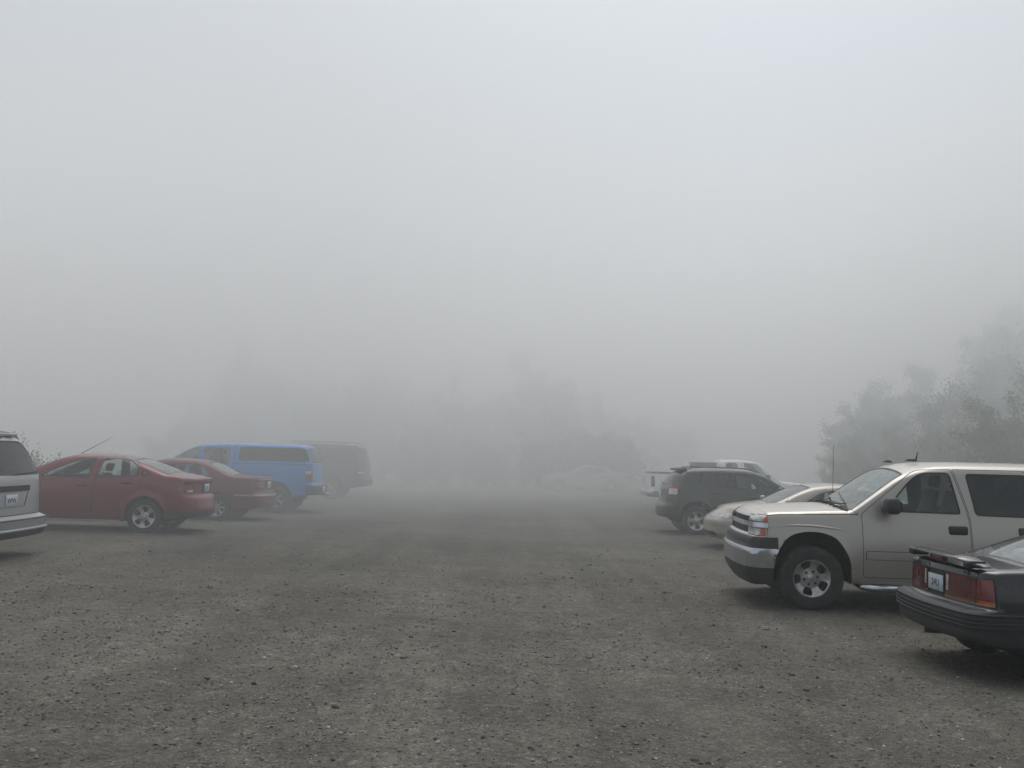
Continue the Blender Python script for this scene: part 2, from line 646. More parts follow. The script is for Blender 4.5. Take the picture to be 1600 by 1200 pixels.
    def finish(s, paint_mat):
        bm = s.bm
        bm.normal_update()
        objs = {}
        by = {}
        for f in bm.faces:
            by.setdefault(f[s.lay], []).append(f)
        slots = [i for i, d in s.parts.items() if 'slot' in d]
        def make(name, groups, off, parent):
            vm = {}; vs = []; ns = []; fs = []; mi = []; mats = []
            for k, (faces, mt) in enumerate(groups):
                mats.append(mt)
                for f in faces:
                    ids = []
                    for v in f.verts:
                        if v not in vm:
                            vm[v] = len(vs); vs.append(v.co + v.normal * off); ns.append(v.normal.copy())
                        ids.append(vm[v])
                    fs.append(ids); mi.append(k)
            me = bpy.data.meshes.new(name)
            me.from_pydata(vs, [], fs)
            me.polygons.foreach_set('material_index', mi)
            me.polygons.foreach_set('use_smooth', [True] * len(fs))
            me.update()
            me.normals_split_custom_set_from_vertices([tuple(x) for x in ns])
            return mesh_obj(name, me, mats, parent)
        groups = [(by.get(0, []), paint_mat)] + [(by[i], M[s.parts[i]['slot']]) for i in slots if i in by]
        s.body = make('body', groups, 0., s.root)
        order = sorted(i for i in s.parts if i not in slots)
        for i in order:
            d = s.parts[i]
            if i not in by: continue
            par = objs.get(d['parent']) or s.root
            mt = paint_mat if d['mat'] == 'paint' else M[d['mat']]
            o = make(d['name'], [(by[i], mt)], d['off'], par)
            if d['label']: o['label'] = d['label']
            objs[i] = o
        s.objs = objs
        bm.free()
        return objs

# ---------------------------------------------------------------- wheels
def make_wheel(root, x, y, sg, Rw, rr, wd, style):
    """wheel (brake disc, barrel) > tyre, rim; sg = +1 for the +y side"""
    bm = bmesh.new()
    add_lathe(bm, [(-.02, .05), (-.02, rr * .72), (-.045, rr * .72), (-.045, .05)], 32)
    add_lathe(bm, [(wd * .30, rr * .93), (-.10, rr * .90), (-wd * .5, rr * .95), (-wd * .5, rr * .3), (-wd * .5, .03)], 40)
    w = bm_obj('wheel', bm, M['disc'], root, angle=.7)
    bm = bmesh.new()
    h = wd / 2
    sw = Rw - rr
    prof = [(-h * .86, rr * .97), (-h * 1.0, rr + sw * .25), (-h * 1.04, rr + sw * .5), (-h * .98, rr + sw * .8), (-h * .86, Rw - .012), (-h * .74, Rw)]
    nt = 5
    for k in range(nt):
        c0 = -h * .74 + 1.48 * h * k / nt; c1 = -h * .74 + 1.48 * h * (k + 1) / nt
        prof += [(c0 + .006, Rw), (c1 - .006, Rw)]
        if k < nt - 1: prof += [(c1 - .003, Rw - .009), (c1 + .003, Rw - .009)]
    prof += [(h * .74, Rw), (h * .86, Rw - .012), (h * .98, rr + sw * .8), (h * 1.03, rr + sw * .62), (h * 1.025, rr + sw * .58), (h * 1.045, rr + sw * .5), (h * 1.0, rr + sw * .22), (h * .99, rr + sw * .12), (h * .9, rr * 1.0), (h * .78, rr * .965)]
    add_lathe(bm, prof, 56)
    # squash the contact patch a touch
    for v in bm.verts:
        if v.co.z < -Rw + .012: v.co.z = -Rw + .012
    bm_obj('tyre', bm, M['tyre'], w, angle=.6)
    # rim
    bm = bmesh.new()
    n = style['n']; a0, a1 = style['a']; rh = style['hub'] * rr; r0, r1 = style['win'][0] * rr, style['win'][1] * rr
    rl = rr * .99
    yh = h * style.get('dish', .62); yl = h * .86
    rads = [.012, rh * .45, rh * .8, rh, r0] + [r0 + (r1 - r0) * t for t in (.12, .3, .5, .7, .88, 1.)] + [rl * .955, rl]
    def yy(r):
        if r < rh: return yh + .012 * (1 - r / rh)
        t = (r - rh) / (rl - rh)
        return yh + (yl - yh) * t ** 1.7 - .012 * math.sin(math.pi * t)
    seg = 2 * math.pi / n
    prevr = None
    for k in range(n):
        pass
    grid = []
    for r in rads:
        row = []
        t = min(1, max(0, (r - r0) / (r1 - r0)))
        a = (a0 + (a1 - a0) * t)
        if r <= r0 + (r1 - r0) * .13: a = a + (seg / 2 - a) * (.10 if r > r0 + 1e-6 else .34) if style.get('round', True) else a
        if r >= r0 + (r1 - r0) * .87: a = a + (seg / 2 - a) * (.10 if r < r1 - 1e-6 else .30) if style.get('round', True) else a
        for k in range(n):
            c = k * seg + style.get('ph', 0.)
            for q in (-1, -.5, 0, .5):
                row.append(c + q * a)
            for q in (.0, .34, .67):
                row.append(c + a + (seg - 2 * a) * q)
        grid.append([bm.verts.new((r * math.cos(t_), yy(r), r * math.sin(t_))) for t_ in row])
    W = len(grid[0])
    for i in range(len(grid) - 1):
        for j in range(W):
            jj = j % 7
            rin, rout = rads[i], rads[i + 1]
            if jj >= 4 and rin >= r0 - 1e-6 and rout <= r1 + 1e-6: continue
            bm.faces.new((grid[i][j], grid[i][(j + 1) % W], grid[i + 1][(j + 1) % W], grid[i + 1][j]))
    bm.faces.new(list(reversed(grid[0])))
    bmesh.ops.recalc_face_normals(bm, faces=bm.faces)
    up = sum((f.normal.y for f in bm.faces))
    if up < 0: bmesh.ops.reverse_faces(bm, faces=bm.faces)
    g = list(bm.faces)
    r = bmesh.ops.extrude_face_region(bm, geom=g)
    for v in r['geom']:
        if isinstance(v, bmesh.types.BMVert): v.co.y += 0
    # move the original (back) sheet inwards
    back = set(v for f in g for v in f.verts)
    for v in back: v.co.y -= .022
    bmesh.ops.recalc_face_normals(bm, faces=bm.faces)
    add_lathe(bm, [(yl - .004, rl * .985), (yl + .006, rl * 1.0), (yl + .004, rl * 1.02), (yl - .03, rl * 1.0), (yl - .07, rl * .94), (-.06, rl * .90)], 48)
    nl = style.get('lugs', 5)
    lug_r = style.get('lug_r', .055)
    for k in range(nl):
        t = 2 * math.pi * k / nl + style.get('ph', 0.) + .3
        p = Vector((lug_r * math.cos(t), yy(lug_r), lug_r * math.sin(t)))
        add_tube(bm, [p + Vector((0, -.005, 0)), p + Vector((0, .010, 0))], style.get('lug_s', .011), 8, 1)
    add_tube(bm, [(0, yh, 0), (0, yh + .018, 0), (0, yh + .022, 0)], [.034, .034, .026], 20, 0)
    rm = bm_obj('rim', bm, [M[style.get('mat', 'rim')], M['black']], w, angle=.6)
    w.location = (x, y, Rw - .012)
    if sg < 0: w.rotation_euler = (0, 0, math.pi)
    return w

def copy_tree(o, parent):
    c = o.copy(); COL.objects.link(c); c.parent = parent
    for ch in o.children: copy_tree(ch, c)
    return c

def four_wheels(root, P, style, wd=.2):
    y = P['track']
    first = {}
    for i, x in enumerate(P['axles']):
        for sg in (1, -1):
            if not first:
                first[0] = make_wheel(root, x, y * sg, sg, P['Rw'], P['rr'], wd, style)
            else:
                c = copy_tree(first[0], root)
                c.location = (x, y * sg, P['Rw'] - .012)
                c.rotation_euler = (0, .7 * (i + 1) * (1 if sg > 0 else -1), 0 if sg > 0 else math.pi)

# ---------------------------------------------------------------- fittings
def box_part(name, c, s, mat, parent, bev=.01, seg=3, rot=None, taper=None):
    bm = bmesh.new()
    add_box(bm, c, s, bev, seg, rot, 0, taper)
    return bm_obj(name, bm, M[mat] if isinstance(mat, str) else mat, parent, angle=.9)

def seat(root, x, y, z, mat='seat', w=.5, headrest=True, h=.62):
    bm = bmesh.new()
    add_box(bm, (x, y, z), (.5, w, .16), .05)
    rot = Matrix.Rotation(R(-16), 3, 'Y')
    add_box(bm, (x - .32, y, z + .06 + h / 2), (.13, w * .94, h), .055, rot=rot, taper=(.8, .88))
    if headrest:
        add_box(bm, (x - .435, y, z + .16 + h), (.09, .26, .16), .04, rot=rot)
        for q in (-.06, .06): add_tube(bm, [(x - .40, y + q, z + .0 + h), (x - .43, y + q, z + .12 + h)], .006, 6)
    return bm_obj('seat', bm, M[mat], root, angle=1.)

def interior(root, xd, zf, zb, xf, xr, wf, mat='seat', sw_side=1, hr=True):
    """dashboard, steering wheel, two front seats, rear bench"""
    box_part('dashboard', (xd, 0, zb - .11), (.34, wf * 1.72, .24), 'cabin', root, .07)
    bm = bmesh.new()
    c = Vector((xd - .32, sw_side * .37, zb - .06))
    ax = Vector((-.9, 0, .45)).normalized()
    a = Vector((0, 1, 0)); b = ax.cross(a)
    add_tube(bm, [c + (a * math.cos(t) + b * math.sin(t)) * .18 for t in np.linspace(0, 2 * math.pi, 25)], .013, 6, cap=False)
    add_tube(bm, [c, c - ax * .25], .03, 8)
    add_tube(bm, [c + a * .17, c, c - a * .17], .014, 6)
    bm_obj('steering_wheel', bm, M['cabin'], root)
    for q in (.38, -.38): seat(root, xf, q, zf, mat, headrest=hr)
    if xr is not None:
        bm = bmesh.new()
        add_box(bm, (xr, 0, zf), (.5, wf * 1.5, .16), .05)
        rot = Matrix.Rotation(R(-20), 3, 'Y')
        add_box(bm, (xr - .33, 0, zf + .33), (.14, wf * 1.5, .6), .06, rot=rot)
        for q in (.34, -.34): add_box(bm, (xr - .44, q, zf + .68), (.09, .26, .14), .04, rot=rot)
        bm_obj('rear_bench', bm, M[mat], root, angle=1.)

def mirror(root, x, y, z, mat, s=(.16, .2, .15), pl=None):
    for sg in (1, -1):
        bm = bmesh.new()
        add_box(bm, (x, sg * (y + s[1] / 2 + .05), z), s, min(s) * .36, 4, taper=(.82, .9))
        add_box(bm, (x + .03, sg * (y + .02), z - s[2] * .3), (.09, .14, .06), .02)
        add_box(bm, (x - s[0] * .497, sg * (y + s[1] / 2 + .05), z - s[2] * .03), (.006, s[1] * .6, s[2] * .56), .002, 1, mi=1)
        bm_obj('door_mirror', bm, [mat, M['chrome']], root, angle=.9)

def text_mesh(body, size):
    cu = bpy.data.curves.new('lettering', 'FONT')
    cu.body = body; cu.size = size; cu.align_x = 'CENTER'; cu.align_y = 'CENTER'; cu.extrude = .0008
    o = bpy.data.objects.new('lettering', cu)
    COL.objects.link(o)
    dg = bpy.context.evaluated_depsgraph_get()
    me = bpy.data.meshes.new_from_object(o.evaluated_get(dg))
    bpy.data.objects.remove(o)
    return me

def plate(root, x, z, text, end=-1, y=0., mat='plate', lean=0., parent=None):
    """licence plate on the rear (end=-1) or front face"""
    bm = bmesh.new()
    add_box(bm, (0, 0, 0), (.008, .305, .152), .003, 1)
    o = bm_obj('licence_plate', bm, M[mat], parent or root)
    o.location = (x, y, z); o.rotation_euler = (0, lean, 0)
    me = text_mesh(text, .095)
    t = mesh_obj('plate_lettering', me, [M['plate_ink']], o)
    # text lies in XY facing +Z; stand it up facing the rear
    t.rotation_euler = (R(90), 0, R(-90) if end < 0 else R(90))
    t.location = (end * .0055, 0, -.005)
    return o

def handle(parent, x, y, z, sg, s=(.2, .03, .045), mat='black', bev=.012):
    bm = bmesh.new()
    add_box(bm, (x, y * sg, z), s, min(bev, min(s) * .45), 3)
    return bm_obj('handle', bm, mat if not isinstance(mat, str) else M[mat], parent, angle=.9)

def wiper(root, pts, r=.009):
    bm = bmesh.new()
    add_tube(bm, pts, r, 6)
    return bm_obj('wiper', bm, M['black'], root)

def y_at(sh, x, z):
    """outer half width of the finished shell at (x, z): ray from the +y side"""
    if not hasattr(sh, 'tree'):
        vs = []; fs = []
        for o in [sh.body] + list(sh.objs.values()):
            k = len(vs)
            vs += [tuple(v.co) for v in o.data.vertices]
            fs += [tuple(i + k for i in p.vertices) for p in o.data.polygons]
        sh.tree = BVHTree.FromPolygons(vs, fs)
    h = sh.tree.ray_cast(Vector((x, 3., z)), Vector((0, -1, 0)))
    return h[0].y if h[0] else sh.wid(x)

# ---------------------------------------------------------------- ground shape
def gz(x, y):
    """the lot falls gently from left to right"""
    base = float(np.interp(x, [-30, -12, -7, -5, 0, 3.2, 6, 12, 30], [.26, .24, .21, .14, 0, -.13, -.17, -.19, -.2]))
    k = float(np.interp(y, [0, 18, 25, 60], [1, 1, .5, .3])) if x < 0 else float(np.interp(y, [0, 9.6, 12.5, 22, 32, 60], [1, 1, .5, .45, .45, .2]))
    return base * k

def place(root, x, y, head):
    """set a vehicle on the ground: centre, heading of its nose in degrees (0 = +X)"""
    a = R(head)
    f = Vector((math.cos(a), math.sin(a), 0)); l = Vector((-f.y, f.x, 0))
    def g(p): return Vector((p.x, p.y, gz(p.x, p.y)))
    c = Vector((x, y, 0))
    F = g(c + f * 1.3) - g(c - f * 1.3); Lf = g(c + l * .75) - g(c - l * .75)
    F.normalize(); Z = F.cross(Lf).normalized(); Lf = Z.cross(F)
    m = Matrix((F, Lf, Z)).transposed().to_4x4()
    m.translation = Vector((x, y, (g(c + f * 1.3).z + g(c - f * 1.3).z) / 2))
    root.matrix_world = m

# ---------------------------------------------------------------- vehicles
ST5 = dict(n=5, a=(.30, .20), hub=.30, win=(.38, .90), dish=.6, lugs=5, lug_r=.05)

def sweep_side(sh, root, doors, panes, seam='gap'):
    """doors: (outline, handle (x, z), [(pane outline, glass)], label); panes: (outline, glass)"""
    res = []
    for outline, hd, wins, lab in doors:
        ids = sh.region('door', outline, 'paint', edge=.007, edge_mat=seam, label=lab)
        for wo, gm in wins:
            sh.region('window', wo, gm, edge=.02, edge_mat='trim', parents=ids, off=-.004)
        res.append((ids, hd))
    for wo, gm in panes:
        sh.region('window', wo, gm, edge=.02, edge_mat='trim', off=-.004)
    return res

def door_handles(sh, res, s=(.2, .03, .045), mat='black', bev=.012):
    for ids, hd in res:
        if not hd: continue
        for sg in (1, -1):
            d = sh.objs.get(ids[sg])
            if d: handle(d, hd[0], y_at(sh, hd[0], hd[1]) + .008 - max(0, s[1] - .03) / 2, hd[1], sg, s, mat, bev)

# --- tan full-size SUV, nose to the lane
def tan_suv():
    root = empty('parked_suv', 'tan full size SUV with chrome front bumper, nose towards the lane', 'SUV')
    P = dict(L=5.5, axles=(1.80, -1.50), Rw=.395, rr=.232, ra=.475, arch_z=.46, arch='square', track=.84, zmid=.62, tuck=.07, sh=.085, tum=.17, tumc=.12,
             Rr=.10, Rf=.15, bow_f=.11, bow_r=.05, zlip=.3, flare=.018,
             top=[(-2.75, 1.74), (-2.64, 1.80, .06), (-2.2, 1.855, .4), (-1.0, 1.875, .5), (.15, 1.865, .5), (.60, 1.80, .22), (1.34, 1.275, .04), (1.75, 1.255, .3), (2.4, 1.215, .4), (2.685, 1.175, .06), (2.75, 1.12)],
             bot=[(-2.75, .45), (-2.2, .36), (-1, .33), (1.2, .33), (2.2, .30), (2.75, .27)],
             width=[(-2.75, .97), (-1.5, .985), (1.8, .99), (2.3, .985), (2.75, .96)],
             belt=[(-2.75, 1.2), (2.75, 1.17)],
             crown=[(-2.75, .05), (.2, .05), (.6, .085), (1.30, .09), (1.36, .05), (2.75, .04)],
             rt=[(-2.75, .09), (.3, .10), (.7, .06), (1.3, .05), (1.4, .085), (2.5, .06), (2.75, .03)],
             lean_f=[(.25, -.19), (.40, -.09), (.50, -.07), (.725, -.07), (.745, -.105), (.87, -.12), (.885, -.185), (1.1, -.20), (1.2, -.24)],
             lean_r=[(.3, .05), (.45, 0), (.70, 0), (.74, .08), (1.1, .10), (1.8, .22)])
    sh = Shell(root, P); sh.arches()
    pm = paint('tan metallic paint', (.45, .415, .375), .62, .42, .42, (.17, .155, .135))
    res = sweep_side(sh, root, [
        ([(1.185, .42, .05), (1.185, 1.20, .03), (1.10, 1.275, .04), (.50, 1.765, .14), (.04, 1.785, .02), (-.125, 1.19, .1), (-.135, .42, .05)], (.02, 1.03),
         [([(.90, 1.235, .02), (.62, 1.585, .25), (.44, 1.735, .12), (.065, 1.745, .07), (-.035, 1.225, .05)], 'glass')], None),
        ([(-.142, .42, .05), (-.135, 1.19, .1), (.027, 1.785, .02), (-.88, 1.79, .1), (-1.06, 1.19, .1), (-1.03, .98, .08), (-.95, .80, .1), (-.92, .42, .05)], (-.82, 1.03),
         [([(-.12, 1.735, .06), (-.205, 1.215, .06), (-1.0, 1.205, .05), (-.9, 1.735, .08)], 'glass_dark')], None)],
        [([(-1.12, 1.735, .08), (-1.2, 1.205, .05), (-2.42, 1.20, .06), (-2.3, 1.72, .08)], 'glass_dark')])
    sh.region('windscreen', [(1.325, .83, .05), (1.325, -.83, .05), (.60, -.70, .06), (.60, .70, .06)], 'glass_mist', ax='top', sides=(1,), nmin=.1, edge=.03, edge_mat='trim', off=-.004)
    # hood seam
    sh.region('x', [(1.22, 1.186), (1.22, 1.195), (2.2, 1.165), (2.58, 1.125), (2.58, 1.116), (2.2, 1.156)], 'gap', slot=True, nmin=.1)
    sh.region('x', [(1.216, 1.186), (1.224, 1.186), (1.30, 1.25), (1.29, 1.25)], 'gap', slot=True, nmin=.05)
    # body side moulding with its two grooves
    for a, b in ((1.15, -.10), (-.17, -.9)):
        sh.region('side_moulding', [(a, .64, .02), (a, .75, .02), (b, .75, .02), (b, .64, .02)], 'paint', off=.014, edge=.006, edge_mat='gap')
    # front: dark bumper top, chrome bumper, air dam, lamps, grille
    fx = 2.75
    sh.band('bumper_cap', 'grey_plastic', .735, .875, 2.22, 2.9, .004)
    sh.band('front_bumper', 'chrome', .50, .735, 2.22, 2.9, .006)
    sh.band('air_dam', 'grey_plastic', .2, .50, 2.22, 2.9, .0)
    sh.end('grille', [(.61, .885, .02), (.61, 1.13, .03), (-.61, 1.13, .03), (-.61, .885, .02)], 'black', 1, mirror=False, off=-.02, edge=.02, edge_mat='chrome')
    for z0, z1 in ((1.055, 1.15), (.885, .985)):
        sh.end('headlight', [(.63, z0, .015), (.65, z1, .02), (1.1, z1), (1.1, z0)], 'clear', 1, nmin=.30, off=.004, edge=.008)
        sh.end('side_marker', [(.90, z0 + .006), (.89, z1 - .006), (1.1, z1 - .006), (1.1, z0 + .006)], 'orange', 1, nmin=.30, off=.004)
    sh.end('grille_bar', [(1.1, .99), (1.1, 1.05), (-1.1, 1.05), (-1.1, .99)], 'chrome', 1, mirror=False, nmin=.30, off=.02)
    # rear
    sh.end('rear_window', [(.74, 1.22, .06), (.70, 1.70, .08), (-.70, 1.70, .08), (-.74, 1.22, .06)], 'glass_dark', -1, mirror=False, edge=.02, edge_mat='trim', off=-.004)
    sh.end('tail_light', [(.80, .85, .03), (.80, 1.30, .03), (1.1, 1.30), (1.1, .85)], 'red', -1, edge=.006)
    sh.band('rear_bumper', 'chrome_dull', .46, .72, -2.9, -2.3, .01)
    sh.finish(pm)
    door_handles(sh, res, (.235, .06, .115), bev=.028)
    st = dict(n=5, a=(.30, .30), hub=.40, win=(.53, .925), dish=.40, lugs=6, lug_r=.082, lug_s=.0165, ph=.55)
    four_wheels(root, P, st, .27)
    mirror(root, .86, .89, 1.325, M['grey_plastic'], (.20, .25, .215))
    # fender feature line over the arch
    for sg in (1, -1):
        bm = bmesh.new()
        pts = []
        for t in np.linspace(0, 1, 25):
            x = 2.34 - 1.12 * t
            z = .985 + .055 * math.sin(math.pi * min(1, .12 + t * .9)) - .02 * t
            pts.append((x, sg * (y_at(sh, x, z) - .013), z))
        add_tube(bm, pts, [.004 + .016 * math.sin(math.pi * t) ** .5 for t in np.linspace(0, 1, 25)], 12)
        bm_obj('fender_crease', bm, pm, root)
    # running boards
    for sg in (1, -1):
        bm = bmesh.new()
        add_tube(bm, [(1.22, .80 * sg, .33), (1.17, .93 * sg, .30), (1.08, .985 * sg, .29), (.4, 1.0 * sg, .29), (-.75, 1.0 * sg, .29), (-.86, .985 * sg, .29), (-.93, .9 * sg, .32)], .042, 14)
        add_box(bm, (.1, .93 * sg, .33), (1.9, .10, .02), .006, 2, mi=1)
        for bx in (.95, .1, -.7): add_box(bm, (bx, .8 * sg, .36), (.06, .3, .05), .01, 2, mi=1)
        bm_obj('running_board', bm, [M['chrome'], M['black']], root, angle=.9)
    # antennas
    bm = bmesh.new()
    add_tube(bm, [(1.06, -.875, 1.17), (1.06, -.88, 1.27), (1.058, -.88, 1.3), (1.04, -.885, 2.07)], [.014, .012, .0042, .0028], 8)
    bm_obj('mast_antenna', bm, M['black'], root)
    bm = bmesh.new()
    add_box(bm, (.30, .12, 1.885), (.17, .06, .035), .015, 3, taper=(.5, .6))
    add_tube(bm, [(.24, .12, 1.89), (.215, .12, 1.99)], [.012, .006], 8)
    bm_obj('roof_antenna', bm, M['black'], root)
    bm = bmesh.new()
    add_box(bm, (.42, -.45, 1.855), (.13, .07, .035), .015, 3, taper=(.5, .6))
    bm_obj('roof_antenna', bm, M['black'], root)
    wiper(root, [(1.40, .25, 1.285), (1.36, .45, 1.30), (1.30, .62, 1.305), (1.20, -.05, 1.41)])
    wiper(root, [(1.40, -.45, 1.285), (1.36, -.25, 1.305), (1.30, -.1, 1.335), (1.22, -.62, 1.37)])
    bm = bmesh.new()
    rng = random.Random(3)
    for k in range(40):                                              # cowl grille ribs and a few caught leaves
        y = -.8 + 1.6 * k / 39
        add_box(bm, (1.36 + rng.uniform(-.03, .03), y, 1.272 - .06 * (y / .85) ** 2 + rng.uniform(0, .02)), (.09, .012, .02), 0, rot=Matrix.Rotation(rng.uniform(-.8, .8), 3, 'Z'))
    bm_obj('cowl_grille', bm, M['black'], root)
    interior(root, .98, .82, 1.22, .25, -.75, .86, 'seat', 1)
    bm = bmesh.new()
    add_box(bm, (1.0, .1, 1.235), (.2, .3, .006), 0, rot=Matrix.Rotation(.4, 3, 'Z'))
    add_box(bm, (1.06, -.3, 1.24), (.16, .22, .006), 0, rot=Matrix.Rotation(-.5, 3, 'Z') @ Matrix.Rotation(.2, 3, 'Y'))
    bm_obj('dashboard_papers', bm, M['paper'], root)
    place(root, 5.65, 12.55, 176)
    return root

# --- black sedan in the near right corner, tail to the lane
def black_sedan():
    root = empty('parked_sedan', 'black older sedan with boot spoiler and full width tail lights, in the near right corner', 'car')
    P = dict(L=4.48, axles=(1.30, -1.28), Rw=.305, rr=.185, ra=.35, track=.73, zmid=.62, tuck=.06, sh=.05, tum=.42, tumc=.2,
             Rr=.14, Rf=.2, bow_r=.10, bow_f=.16,
             top=[(-2.24, .955), (-2.205, .975, .02), (-1.60, 1.005, .2), (-1.52, 1.015, .03), (-.80, 1.285, .2), (-.15, 1.335, .5), (.25, 1.30, .25), (.98, .945, .06), (1.6, .87, .4), (2.12, .74, .15), (2.24, .64)],
             bot=[(-2.24, .36), (-1.8, .28), (-1, .2), (1.2, .19), (2.24, .22)],
             width=[(-2.24, .83), (-1.6, .855), (0, .865), (1.4, .855), (2.24, .80)],
             belt=[(-2.24, .93), (-1.5, .95), (1.0, .90), (2.24, .74)],
             crown=[(-2.24, .012), (-1.56, .016), (-1.48, .05), (-.8, .05), (.25, .05), (.95, .06), (1.0, .03), (2.24, .03)],
             rt=[(-2.24, .05), (-1.55, .07), (-1.4, .06), (-.7, .09), (.2, .09), (.9, .05), (1.1, .07), (2.24, .06)],
             lean_r=[(.25, .16), (.33, .05), (.40, .015), (.47, .02), (.475, .0), (.60, .0), (.625, .025), (.635, .135), (.66, .15), (.90, .155), (.97, .17)], De=.45,
             lean_f=[(.2, -.1), (.3, 0), (.55, 0), (.6, -.06), (.75, -.1)])
    sh = Shell(root, P); sh.arches()
    pm = paint('black paint', (.008, .008, .010), .1, .26, .16, (.07, .066, .06))
    res = sweep_side(sh, root, [
        ([(.95, .28, .05), (.95, .80, .1), (.72, .985, .05), (.22, 1.235, .15), (-.18, 1.25, .03), (-.20, .28, .05)], (-.05, .80),
         [([(.68, .955, .03), (.20, 1.20, .12), (-.13, 1.215, .04), (-.14, .955, .04)], 'glass')], None),
        ([(-.21, .28, .05), (-.19, 1.25, .03), (-.75, 1.235, .12), (-1.12, .98, .1), (-1.10, .72, .12), (-.93, .5, .1), (-.9, .28, .05)], (-.9, .82),
         [([(-.25, .96, .04), (-.24, 1.21, .04), (-.70, 1.195, .1), (-1.0, .97, .05)], 'glass')], None)], [])
    sh.region('rear_window', [(-1.50, .70, .08), (-1.50, -.70, .08), (-.82, -.56, .08), (-.82, .56, .08)], 'glass_mist', ax='top', sides=(1,), nmin=.1, edge=.028, edge_mat='trim', off=-.004)
    sh.region('windscreen', [(.96, .68, .05), (.96, -.68, .05), (.24, -.56, .06), (.24, .56, .06)], 'glass', ax='top', sides=(1,), nmin=.1, edge=.028, edge_mat='trim', off=-.004)
    # boot lid seam
    sh.region('x', [(-2.3, .655), (-2.3, .663), (-1.5, .663), (-1.5, .655)], 'gap', ax='top', sides=(1,), slot=True)
    sh.region('x', [(-2.3, -.655), (-2.3, -.663), (-1.5, -.663), (-1.5, -.655)], 'gap', ax='top', sides=(1,), slot=True)
    # tail lights: full width, red above amber, wrapped round the corner
    wr = -1.93
    ctr = lambda c: c.x < wr + .02
    sh.band('lamp_frame', 'trim', .655, .905, -2.4, wr, .002, slot=True)
    for yc in (-.655, -.645, -.18, .18, .645, .655):
        fs = [f for f in sh.bm.faces if f.calc_center_median().x < wr]
        g_ = set(fs)
        for f in fs: g_.update(f.edges); g_.update(f.verts)
        bmesh.ops.bisect_plane(sh.bm, geom=list(g_), dist=1e-5, plane_co=(0, yc, 0), plane_no=(0, 1, 0))
    for q in (1, -1):
        sh.band('tail_light', 'red', .715, .895, -2.4, wr - .012, .004, only=None, fn=lambda c: c.y * q > .655)
        sh.band('tail_light', 'red_dark', .715, .895, -2.4, wr - .012, .003, only=None, fn=lambda c: .18 < c.y * q < .645)
        sh.band('amber_reflector', 'amber', .668, .712, -2.4, wr - .012, .004, only=None, fn=lambda c: c.y * q > .655)
        sh.band('amber_reflector', 'amber_dull', .668, .712, -2.4, wr - .012, .003, only=None, fn=lambda c: .18 < c.y * q < .645)
    sh.end('reversing_light', [(.205, .735, .008), (.205, .88, .008), (.245, .88, .008), (.245, .735, .008)], 'white_lens', -1, off=.007)
    sh.end('plate_recess', [(.175, .665, .01), (.175, .90, .01), (-.175, .90, .01), (-.175, .665, .01)], 'black', -1, mirror=False, off=-.012)
    # ribbed grey bumper wrapped to the wheel
    sh.band('rear_bumper', 'grey_plastic', .33, .632, -2.5, -1.62, .004)
    sh.band('front_bumper', 'grey_plastic', .2, .55, 1.66, 2.5, .004)
    [sh.band('side_moulding', 'grey_plastic', .50, .60, -.93, 1.0, .012, only=None, fn=lambda c: c.y * q > .7) for q in (1, -1)]
    sh.end('headlight', [(.42, .58, .02), (.42, .68, .02), (.95, .68), (.95, .58)], 'clear', 1, edge=.006)
    sh.finish(pm)
    door_handles(sh, res, (.17, .025, .04))
    four_wheels(root, P, dict(ST5, mat='rim_dull'), .19)
    mirror(root, .66, .80, 1.0, pm, (.12, .17, .11))
    # bumper ribs follow the bumper's own outline
    def ribs(zs, r, mat, name, off=.006):
        for z in zs:
            bm = bmesh.new()
            pts = []
            W = .835
            for t in np.linspace(-1, 1, 41):
                yy = W * math.sin(t * math.pi / 2)
                x0 = -2.24 + (.14 - math.sqrt(max(0, .14 ** 2 - max(0, abs(yy) - W + .14) ** 2)))
                pts.append((x0, yy))
            side = [(x, -.835 - .01 * min(1, (x + 2.1) / .3)) for x in np.linspace(-1.64, -2.08, 7)]
            path = side + pts + [(x, -y) for x, y in reversed(side)]
            out = []
            for x, y in path:
                q = sh.deform(x, y, z)
                n = Vector((q[0] + 1.7, q[1] * 1.0, 0))
                d = Vector((-1, 0, 0)) if abs(y) < .7 else (Vector((0, 1 if y > 0 else -1, 0)) if x > -2.1 else Vector((-.7, .7 if y > 0 else -.7, 0)))
                out.append(Vector(q) + d * off)
            add_tube(bm, out, r, 8)
            bm_obj(name, bm, M[mat], root)
    ribs((.56, .525, .49), .007, 'grey_plastic', 'bumper_rib')
    ribs((.60,), .012, 'grey_plastic', 'bumper_rib')
    # spoiler on two feet with the brake light between
    bm = bmesh.new()
    prof = [(-.12, 0), (-.115, .012), (-.06, .022), (.03, .024), (.10, .012), (.12, .0), (.05, -.008), (-.08, -.008)]
    rows = []
    for t in np.linspace(-1, 1, 41):
        y = .67 * t
        u = max(0., (abs(t) - .66) / .34)
        drop = .060 * u ** 1.8
        sc = 1 - .62 * u ** 2.6
        rows.append([bm.verts.new((-2.03 + px * sc + .09 * u ** 1.6, y, 1.052 + pz * sc - drop)) for px, pz in prof])
    for a, b in zip(rows, rows[1:]):
        for k in range(len(prof)): bm.faces.new((a[k], b[k], b[(k + 1) % len(prof)], a[(k + 1) % len(prof)]))
    bm.faces.new(rows[0]); bm.faces.new(list(reversed(rows[-1])))
    bmesh.ops.recalc_face_normals(bm, faces=bm.faces)
    for y in (-.57, .57): add_box(bm, (-2.00, y, 1.015), (.17, .11, .07), .02, 3)
    sp = bm_obj('boot_spoiler', bm, pm, root, angle=.9)
    box_part('brake_light', (-2.06, 0, 1.015), (.06, .26, .055), 'red', sp, .008)
